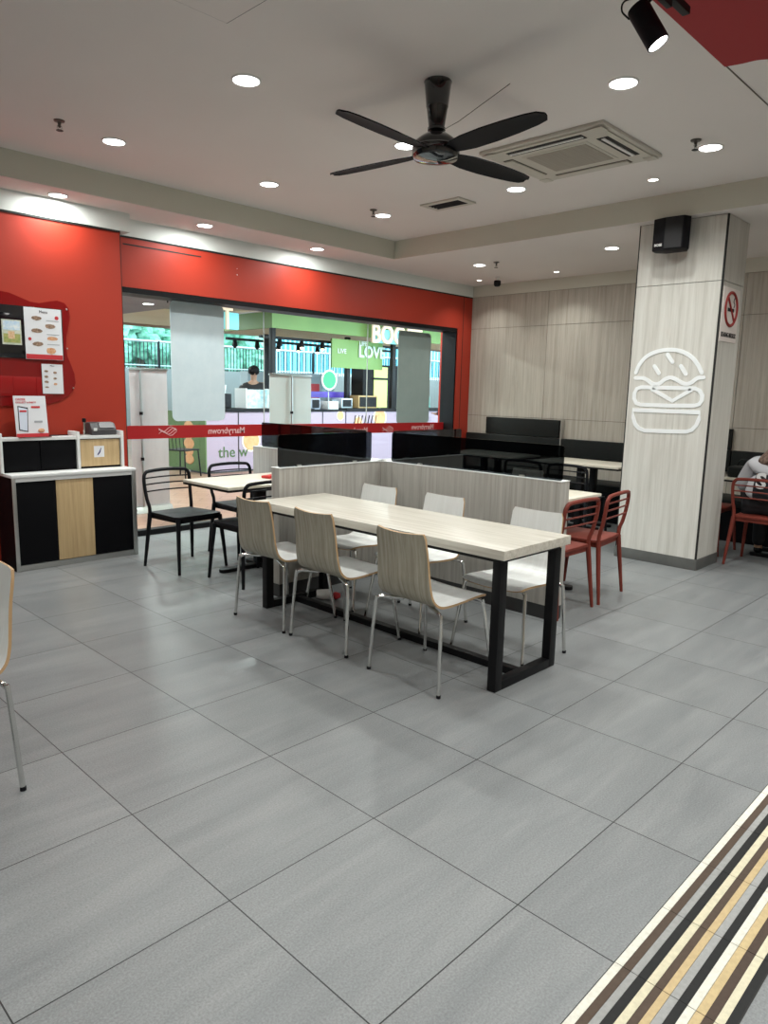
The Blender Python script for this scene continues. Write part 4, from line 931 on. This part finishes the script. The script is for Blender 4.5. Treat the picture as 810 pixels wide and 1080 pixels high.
# ================================================================== OUTSIDE: THE MALL
struct('mall_floor', MB().box(-4, 30, 6.701, 20.0, -0.12, -0.001), M_mallfloor)
M_mallceil = mottled('mall_ceiling_paint', (0.30, 0.27, 0.29), (0.34, 0.31, 0.33), (1, 1, 1), 2, 0.8)
M_creamc = mottled('mall_cream_paint', (0.75, 0.66, 0.44), (0.8, 0.71, 0.5), (1, 1, 1), 2, 0.7)
struct('mall_ceiling', MB().prism([(-4, 6.86), (30, 6.86), (30, 13.9), (7.75, 13.9), (7.75, 17.8), (-4, 17.8)], 'z', 3.05, 3.25).box(7.7501, 30, 13.9001, 17.8, 3.052, 3.25, mi=1), [M_mallceil, M_creamc])
struct('mall_beam', MB().box(-4, 30, 17.801, 18.0, 3.0, 3.3, mi=0), [mat('brown_trim', (0.30, 0.2, 0.14), 0.6), M_creamc])
struct('mall_end_wall', MB().box(30, 30.2, 6.8, 17.7, 0, 3.04), M_mallceil)
struct('mall_left_wall', MB().box(-4.2, -4, 6.8, 17.7, 0, 3.04), M_mallceil)
def malllamp(x_, y_, label, w=MALL_W):
    t = thing('mall_downlight', label, 'light', (x_, y_, 3.05), 0, 'downlights of the mall outside')
    MB().lathe([(0.11, 0), (0.108, -0.008), (0.10, -0.010), (0.098, -0.002)], seg=24).build('frame', M_white, t, world=False)
    MB().lathe([(0.097, -0.001), (0.097, -0.007), (0.001, -0.009)], seg=24).build('diffuser', M_emit, t, world=False)
    lamp_light(t, 0.09, w, (0.93, 1.0, 0.98), -0.014, 170)
malllamp(7.10, 13.35, 'round downlight in the mall ceiling seen through the left window pane')
for i, (x_, y_) in enumerate([(1.5, 8.8), (4.2, 8.8), (6.8, 8.8), (9.4, 8.8), (12.0, 8.8), (4.0, 13.0), (10.0, 13.2), (13.5, 12.8), (15.0, 9.5), (18, 13)]):  # added lamps, unseen from inside, to light the mall
    malllamp(x_, y_, 'added round mall downlight, unseen above the window line', MALL_W)

for x_ in (2.6, 5.0, 7.6): malllamp(x_, 7.35, 'added mall downlight close to the shopfront, unseen above the window', 45)  # added row that brightens the near faces of banners and films
# roll-up banners seen from behind
M_ban = mottled('banner_back_film', (0.56, 0.55, 0.57), (0.72, 0.71, 0.72), (2.5, 2.5, 1.2), 5, 0.5)
M_ban2 = mottled('banner_back_white', (0.60, 0.66, 0.63), (0.70, 0.75, 0.72), (2, 2, 1), 4, 0.5)
def banner(x0, x1, yb_, M, label, pole_x):
    t = thing('rollup_banner', label, 'banner', ((x0 + x1) / 2, yb_, 0), 0, 'roll-up banners outside the window')
    MB().box(x0, x1, yb_, yb_ + 0.003, 0.07, 1.665).build('sheet', M, t)
    MB().prism([(yb_ - 0.07, 0.0), (yb_ + 0.07, 0.0), (yb_ + 0.06, 0.05), (yb_ + 0.02, 0.08), (yb_ - 0.03, 0.075)], 'x', x0 - 0.01, x1 + 0.01, bevel=0.004).build('base', M_alu, t)
    MB().box(x0 - 0.006, x1 + 0.006, yb_ - 0.012, yb_ + 0.016, 1.66, 1.685, 0.003).build('top_rail', M_alu, t)
    MB().tube([(pole_x, yb_ - 0.022, 0.06), (pole_x, yb_ - 0.022, 1.66)], 0.012, 10).build('pole', M_alu, t)
    for z_ in (0.62, 1.15): MB().lathe([(0.02, 0), (0.02, 0.035)], center=(pole_x, yb_ - 0.022, z_), seg=10).build('pole_joint', M_blackpl, t)
banner(3.94, 4.41, 7.90, M_ban, 'grey-backed roll-up banner outside the left window pane', 4.06)
banner(5.91, 6.63, 7.90, M_ban2, 'white-backed roll-up banner outside the middle window pane', 6.27)

# juice kiosk
M_pink = mat('lilac_panel', (0.36, 0.275, 0.35), 0.45); M_green = mottled('green_fascia_panel', (0.14, 0.26, 0.06), (0.19, 0.33, 0.08), (1, 1, 1), 2, 0.5)
M_greend = mat('deep_green_panel', (0.10, 0.17, 0.045), 0.5); M_orange = mottled('orange_fruit_print', (0.65, 0.28, 0.10), (0.75, 0.42, 0.2), (9, 9, 9), 4, 0.5)
M_creamp = mat('cream_outline_print', (0.85, 0.75, 0.6), 0.5)
K = thing('juice_kiosk', 'juice kiosk with lilac counter and green fascia outside the window', 'kiosk', (9.8, 11.2, 0))
MB().box(6.76, 13.4, 10.82, 11.35, 0.03, 1.06).build('counter_base', M_pink, K)
MB().box(6.75, 13.42, 10.83, 11.34, 0.0, 0.0295).build('plinth', M_darkbase, K)
for x_ in (7.41, 8.50, 9.38, 10.0): MB().box(x_ - 0.008, x_ + 0.008, 10.812, 10.8195, 0.03, 1.06).build('panel_joint', M_line, K)
MB().box(6.735, 6.7595, 10.82, 13.2, 0.03, 1.05).build('side_panel', M_greend, K)
MB().box(6.76, 6.78, 11.36, 13.2, 0.03, 1.05).build('side_back', M_pink, K)
b = MB()
for z_, r_ in ((0.80, 0.10), (0.66, 0.09), (0.50, 0.11), (0.36, 0.09), (0.22, 0.10)): b.blob((6.732, 11.35, z_), r_, 2, scl=(0.04, 1.6, 0.95))
b.build('carrot_print', M_orange, K)
for a, c in ((6.95, 9.15), (10.0, 13.4)): MB().box(a, c, 10.79, 11.38, 1.065, 1.125, 0.004).build('countertop', M_blackpl, K)
MB().box(9.151, 9.999, 10.80, 11.38, 1.065, 1.10, 0.004).build('countertop', M_blackpl, K)
for x_, z_, r_ in ((7.68, 0.55, 0.20), (9.85, 0.98, 0.10), (10.98, 0.93, 0.20), (10.35, 0.85, 0.12)):
    ma = Matrix.Rotation(PI / 2, 4, 'X')
    cs = MB().lathe([(r_, 0), (r_, 0.004), (0.001, 0.004)], center=(x_, 10.8195, z_), seg=24, mat4=ma).build('citrus_print', M_creamp, K)
    MB().lathe([(r_ * 0.86, 0.0042), (r_ * 0.86, 0.008), (0.001, 0.008)], center=(x_, 10.8195, z_), seg=24, mat4=ma).build('citrus_flesh', M_orange, cs)
text('lettering', 'the w', 0.27, (6.985, 10.815, 0.355), '-y', mat('dark_green_letters', (0.05, 0.10, 0.02), 0.5), K, align='LEFT', bold=0.002)
sc = MB()
for k in range(7): sc.tube([(10.20 + k * 0.10, 10.815, 0.70), (10.23 + k * 0.1, 10.815, 0.80 + 0.03 * (k % 3)), (10.27 + k * 0.10, 10.815, 0.98)], 0.012, 5)
sc.build('script_lettering', M_blackpl, K)
MB().box(8.14, 15.5, 10.80, 10.86, 2.57, 2.862).box(8.14, 8.20, 10.861, 14.2, 2.57, 2.862).build('fascia', M_green, K)
MB().box(8.12, 15.5, 10.78, 10.88, 2.8625, 2.885).box(8.12, 8.22, 10.881, 14.2, 2.8625, 2.885).build('fascia_trim', M_white, K)
MB().box(8.201, 15.5, 10.861, 14.2, 2.70, 2.72).build('canopy_ceiling', M_creamc, K)
for x_, y_ in ((8.17, 10.83), (11.35, 10.83), (9.05, 12.2), (10.37, 11.2)):
    MB().box(x_ - 0.045, x_ + 0.045, y_ - 0.045, y_ + 0.045, 1.126 if y_ < 11.4 else 0.0, 2.569, 0.003).build('post', M_blackm, K)
MB().box(8.25, 13.0, 11.30, 11.36, 2.42, 2.47).box(8.25, 13.0, 12.4, 12.46, 2.42, 2.47).build('lighting_rail', M_blackm, K)
M_warm = mat('warm_bulb', (1, 1, 1), 0.5, emit=(1, 0.85, 0.55), estr=9)
for k in range(9):
    x_ = 8.45 + k * 0.27; y_ = 11.33 if k % 2 else 12.43
    s_ = MB().lathe([(0.02, 0.1), (0.035, 0.08), (0.05, -0.02), (0.055, -0.06)], center=(x_, y_, 2.36), seg=12).build('spot_shade', M_blackpl, K)
    MB().blob((x_, y_, 2.30), 0.036, 2).build('bulb', M_warm if k > 2 else M_blackpl, s_)
MB().box(9.76, 11.20, 10.99, 11.03, 1.93, 2.50).build('hanging_panel', M_green, K)
text('hanging_letters', 'LOVE', 0.32, (10.86, 10.975, 2.27), '-y', mat('pale_green_letters', (0.55, 0.68, 0.58), 0.5), K, bold=0.01, depth=0.02)
text('hanging_letters', 'LIFE', 0.13, (10.6, 10.975, 2.44), '-y', mat('pale_letters', (0.6, 0.68, 0.6), 0.5), K, bold=0.004, depth=0.01)
text('hanging_letters', 'LIVE', 0.13, (10.02, 10.98, 2.26), '-y', M_white, K, depth=0.01)
MB().box(9.10, 10.65, 11.40, 11.44, 1.33, 1.45).build('purple_strip', mat('purple_vinyl', (0.09, 0.04, 0.42), 0.4), K)
M_boost = mat('sign_letter_glow', (0.7, 0.5, 0.35), 0.4, emit=(1.0, 0.85, 0.62), estr=0.45); M_boostc = mat('sign_cyan_glow', (0.15, 0.45, 0.5), 0.4, emit=(0.25, 0.85, 0.95), estr=0.45)
for xc, yc, zc, lb in ((6.60, 10.6, 2.62, 'lit juice shop sign at the left of the green fascia, behind the blue film'), (11.25, 10.62, 2.62, 'lit juice shop sign at the right of the green fascia, behind the grey film')):
    t = thing('kiosk_sign', lb, 'sign', (xc, yc + 0.05, zc - 0.2), 0, 'juice shop signs')
    MB().box(xc - 0.56, xc + 0.72, yc + 0.03, yc + 0.09, zc - 0.16, zc + 0.12, 0.02).build('sign_board', M_boostc, t)
    text('sign_letters', 'BOOST', 0.52, (xc, yc, zc), '-y', M_boost, t, bold=0.012, depth=0.04, sx=0.66 if xc < 8 else 0.90)
    MB().tube([(xc - 0.6, yc + 0.06, zc + 0.16), (xc - 0.6, yc + 0.06, 3.05)], 0.012, 8).tube([(xc + 0.6, yc + 0.06, zc + 0.16), (xc + 0.6, yc + 0.06, 3.05)], 0.012, 8).build('hanger', M_blackm, t)
# things on the kiosk counter
def counter_thing(name, label, cat, x_, y_, z_, parts, group=None):
    t = thing(name, label, cat, (x_, y_, z_), 0, group)
    for nm, mb, M in parts: mb.build(nm, M, t)
counter_thing('blender_machine', 'black juice machine at the left end of the kiosk counter', 'machine', 7.2, 11.1, 1.1255,
    [('body', MB().box(7.02, 7.36, 10.95, 11.3, 1.1255, 1.38, 0.01), M_blackpl), ('jug', MB().lathe([(0.05, 0), (0.07, 0.14), (0.072, 0.15)], center=(7.28, 11.1, 1.38), seg=16), mat('jug_plastic', (0.6, 0.65, 0.65), 0.2))])
cups = thing('cup_rack', 'white wire rack of stacked cups on the kiosk counter', 'rack', (7.2, 11.25, 1.1255))
for i in range(5):
    MB().tube([(6.98 + i * 0.1, 11.32, 1.1255), (6.98 + i * 0.1, 11.32, 1.72)], 0.02, 8).build('cup_stack', mat('cup_white', (0.75, 0.72, 0.62), 0.5), cups)
M_cyan = mottled('glass_display_contents', (0.25, 0.55, 0.62), (0.75, 0.88, 0.9), (9, 9, 9), 3, 0.3)
counter_thing('display_case', 'small glass display case on the kiosk counter in front of the worker', 'display case', 8.0, 11.1, 1.1255,
    [('case', MB().box(7.70, 8.34, 10.98, 11.3, 1.14, 1.46, 0.004), M_cyan), ('frame', MB().box(7.68, 7.70, 10.96, 11.32, 1.1255, 1.48).box(8.34, 8.36, 10.96, 11.32, 1.1255, 1.48).box(7.701, 8.339, 10.96, 11.32, 1.1255, 1.139), M_whitelam)])
for k, (x_, w_, h_, M) in enumerate(((9.31, 0.24, 0.22, mat('box_grey', (0.3, 0.33, 0.4), 0.5)), (9.78, 0.28, 0.16, mat('box_white', (0.7, 0.7, 0.68), 0.5)), (10.15, 0.30, 0.20, mat('box_steel', (0.45, 0.5, 0.52), 0.3, 0.5)), (10.75, 0.55, 0.26, mat('box_tan', (0.42, 0.28, 0.12), 0.6)))):
    z0_ = 1.126 if x_ > 10 or x_ < 9.1 else (1.126 if x_ < 9.15 else 1.1005)
    t = thing('counter_appliance', ['grey appliance left on the kiosk counter, below the hanging lamps', 'white tray box on the kiosk counter under the green disc', 'steel appliance on the kiosk counter below the green hanging panel', 'tan box with dark front on the kiosk counter beside the right film'][k], 'appliance', (x_, 11.1, z0_))
    MB().box(x_ - w_ / 2, x_ + w_ / 2, 10.95, 11.25, z0_, z0_ + h_, 0.01).build('body', M, t)
    MB().box(x_ - w_ / 2 + 0.03, x_ + w_ / 2 - 0.03, 10.942, 10.9495, z0_ + 0.03, z0_ + h_ - 0.03).build('front_panel', M_blackpl if k != 1 else M_alu, t)
t = thing('round_sign', 'round green disc sign with white rim above the kiosk counter', 'sign', (9.62, 10.9, 1.1005))
MB().lathe([(0.20, 0), (0.20, 0.02), (0.001, 0.02)], center=(9.62, 10.92, 1.68), seg=32, mat4=Matrix.Rotation(PI / 2, 4, 'X')).build('rim', M_white, t)
MB().lathe([(0.165, 0.021), (0.165, 0.028), (0.001, 0.028)], center=(9.62, 10.92, 1.68), seg=32, mat4=Matrix.Rotation(PI / 2, 4, 'X')).build('disc', mat('bright_green', (0.02, 0.42, 0.14), 0.4), t)
MB().tube([(9.62, 10.925, 1.1005), (9.62, 10.925, 1.49)], 0.012, 8).build('stem', M_alu, t)
# back units of the kiosk
t = thing('back_shelf', 'dark shelving unit with a yellow lit front behind the right of the kiosk', 'shelving', (12.5, 12.4, 0))
MB().box(11.9, 13.6, 12.3, 12.7, 0, 2.1).build('carcass', M_blackpl, t)
MB().box(12.25, 12.7, 12.28, 12.2995, 1.1, 2.05).build('lit_panel', mat('yellow_lit_panel', (0.6, 0.7, 0.2), 0.5, emit=(0.75, 0.9, 0.3), estr=0.8), t)
for z_ in (1.75, ): MB().box(12.2, 12.8, 12.26, 12.28, z_, z_ + 0.05).build('shelf_bar', M_blackm, t)
t = thing('back_shelf', 'pale shelving with framed pictures behind the middle of the kiosk', 'shelving', (10.6, 13.2, 0))
MB().box(9.3, 11.8, 13.2, 13.5, 0, 1.85).build('carcass', mat('shelf_grey', (0.35, 0.42, 0.45), 0.5), t)
for k in range(6):
    MB().box(9.4 + k * 0.4, 9.72 + k * 0.4, 13.18, 13.1995, 1.28 + 0.1 * (k % 2), 1.62 + 0.1 * (k % 2)).build('picture', [M_food[0], M_cyan, M_orange, M_white, M_redprint, M_cyan][k], t)
# worker and customer
p2 = thing('person', 'worker in black cap and black shirt standing behind the kiosk counter', 'person', (8.55, 11.95, 0.0), -PI / 2 - 0.4)
J2 = {k: (v[0] * 1.12, v[1] * 1.12, v[2] * 1.12) for k, v in joints('stand').items()}
human(p2, J2, M_skin, mat('black_shirt', (0.012, 0.012, 0.014), 0.7), mat('black_trousers', (0.01, 0.01, 0.012), 0.8), M_blackpl, M_blackpl)
capm = MB().blob((J2['head'][0], 0, J2['head'][2] + 0.035), 0.125, 2, scl=(1, 0.95, 0.85)); capm.box(0.12, 0.24, -0.07, 0.07, J2['head'][2] + 0.02, J2['head'][2] + 0.032, 0.004); capm.build('cap', M_blackpl, p2, world=False)
p3 = thing('person', 'dark-haired person in dark clothes seen behind the right end of the window', 'person', (12.35, 10.1, 0), PI / 2 + 0.3)
human(p3, joints('stand'), M_skin, mat('grey_shirt', (0.03, 0.035, 0.045), 0.8), mat('navy_trousers', (0.012, 0.014, 0.02), 0.8), M_blackpl, mat('dark_hair', (0.012, 0.010, 0.009), 0.6))
p4 = thing('person', 'person in a teal top standing beyond the far right of the kiosk', 'person', (13.9, 12.2, 0), -PI / 2)
human(p4, joints('stand'), M_skin, mat('teal_shirt', (0.15, 0.42, 0.36), 0.8), mat('grey_trousers', (0.05, 0.05, 0.06), 0.8), M_blackpl, mat('black_hair', (0.012, 0.010, 0.009), 0.6))
# cafe chairs beside the kiosk
t = thing('mall_chair', 'dark wire chair beside the green side of the kiosk', 'chair', (6.25, 10.75, 0), 0.4)
MB().box(-0.2, 0.2, -0.2, 0.2, 0.44, 0.46, 0.005).build('seat', M_blackpl, t, world=False)
for a in (-1, 1):
    for c in (-1, 1): MB().tube([(a * 0.21, c * 0.21, 0), (a * 0.18, c * 0.18, 0.44)], 0.012, 8).build('leg', M_blackm, t, world=False)
bk = MB()
for k in range(6): bk.tube([(-0.19, -0.18 + k * 0.072, 0.45), (-0.24, -0.18 + k * 0.072, 0.85)], 0.006, 6)
bk.tube([(-0.24, -0.19, 0.85), (-0.24, 0.19, 0.85)], 0.012, 8); bk.build('backrest', M_blackm, t, world=False)

# terrace, railing, trees, teal building
struct('mall_terrace', MB().box(-4, 40, 20.0, 20.3, -0.12, 2.0).box(-4, 60, 20.3, 60, 1.8, 1.9), mat('terrace_plaster', (0.30, 0.32, 0.31), 0.7))
t = thing('terrace_railing', 'dark metal railing on the terrace beyond the mall', 'railing', (14, 20.15, 2.0))
MB().tube([(5, 20.15, 2.78), (28, 20.15, 2.78)], 0.035, 8).tube([(5, 20.15, 2.08), (28, 20.15, 2.08)], 0.02, 8).build('rail', mat('rail_steel', (0.45, 0.55, 0.55), 0.4, 0.4), t)
bb = MB()
for k in range(190): bb.box(5 + k * 0.12, 5.02 + k * 0.12, 20.14, 20.16, 2.0, 2.76)
bb.build('balusters', M_blackm, t)
for k in range(12): MB().box(5 + k * 2 - 0.03, 5 + k * 2 + 0.03, 20.11, 20.19, 2.0, 2.80, 0.004).build('post', M_blackm, t)
M_leaf = mottled('tree_foliage', (0.02, 0.14, 0.09), (0.38, 0.72, 0.52), (3.2, 3.2, 3.2), 5, 0.7, 0.6)
M_bark = mottled('tree_bark', (0.06, 0.045, 0.03), (0.12, 0.09, 0.06), (6, 6, 2), 4, 0.9)
def tree(x_, y_, h, label):
    t = thing('tree', label, 'tree', (x_, y_, 1.9), 0, 'trees beyond the terrace railing')
    MB().tube([(x_, y_, 1.9), (x_ + 0.1, y_, 1.9 + h * 0.3), (x_ - 0.05, y_, 1.9 + h * 0.6)], [0.16, 0.12, 0.07], 8).build('trunk', M_bark, t)
    b = MB()
    for k in range(46):
        a = random.uniform(0, 2 * PI); rr = random.uniform(0.2, 1.45); zz = random.uniform(0.12, 1.0)
        b.blob((x_ + rr * math.cos(a), y_ + rr * 0.8 * math.sin(a), 1.9 + h * zz), random.uniform(0.28, 0.6), 2, noise=0.28)
    b.build('foliage', M_leaf, t, smooth=0)
for i, (x_, y_, h) in enumerate(((12.2, 23.6, 3.6), (14.6, 27.2, 4.2), (15.9, 23.6, 3.4), (16.8, 30.4, 4.5))):
    tree(x_, y_, h, ['bushy green tree beyond the terrace railing, nearest the red wall', 'bushy green tree beyond the railing, second from the left', 'bushy green tree beyond the railing, beside the blue film', 'green tree beyond the railing hidden behind the red wall edge'][i])
B = thing('teal_building', 'teal slatted building front beyond the terrace', 'building', (25, 30, 1.9))
MB().box(19.0, 38, 30, 31, 1.9, 7.0).build('wall', mat('teal_glazing', (0.14, 0.42, 0.50), 0.25), B)
bb = MB()
for k in range(60): bb.box(19.1 + k * 0.3, 19.22 + k * 0.3, 29.85, 29.99, 1.9, 6.5)
bb.build('slats', mat('pale_teal_slat', (0.35, 0.66, 0.72), 0.4), B)
MB().box(18.9, 38, 29.6, 31, 1.9, 2.35).build('ledge', M_whitelam, B)

for o in bpy.data.objects:
    if '_frame' in o.keys(): del o['_frame']
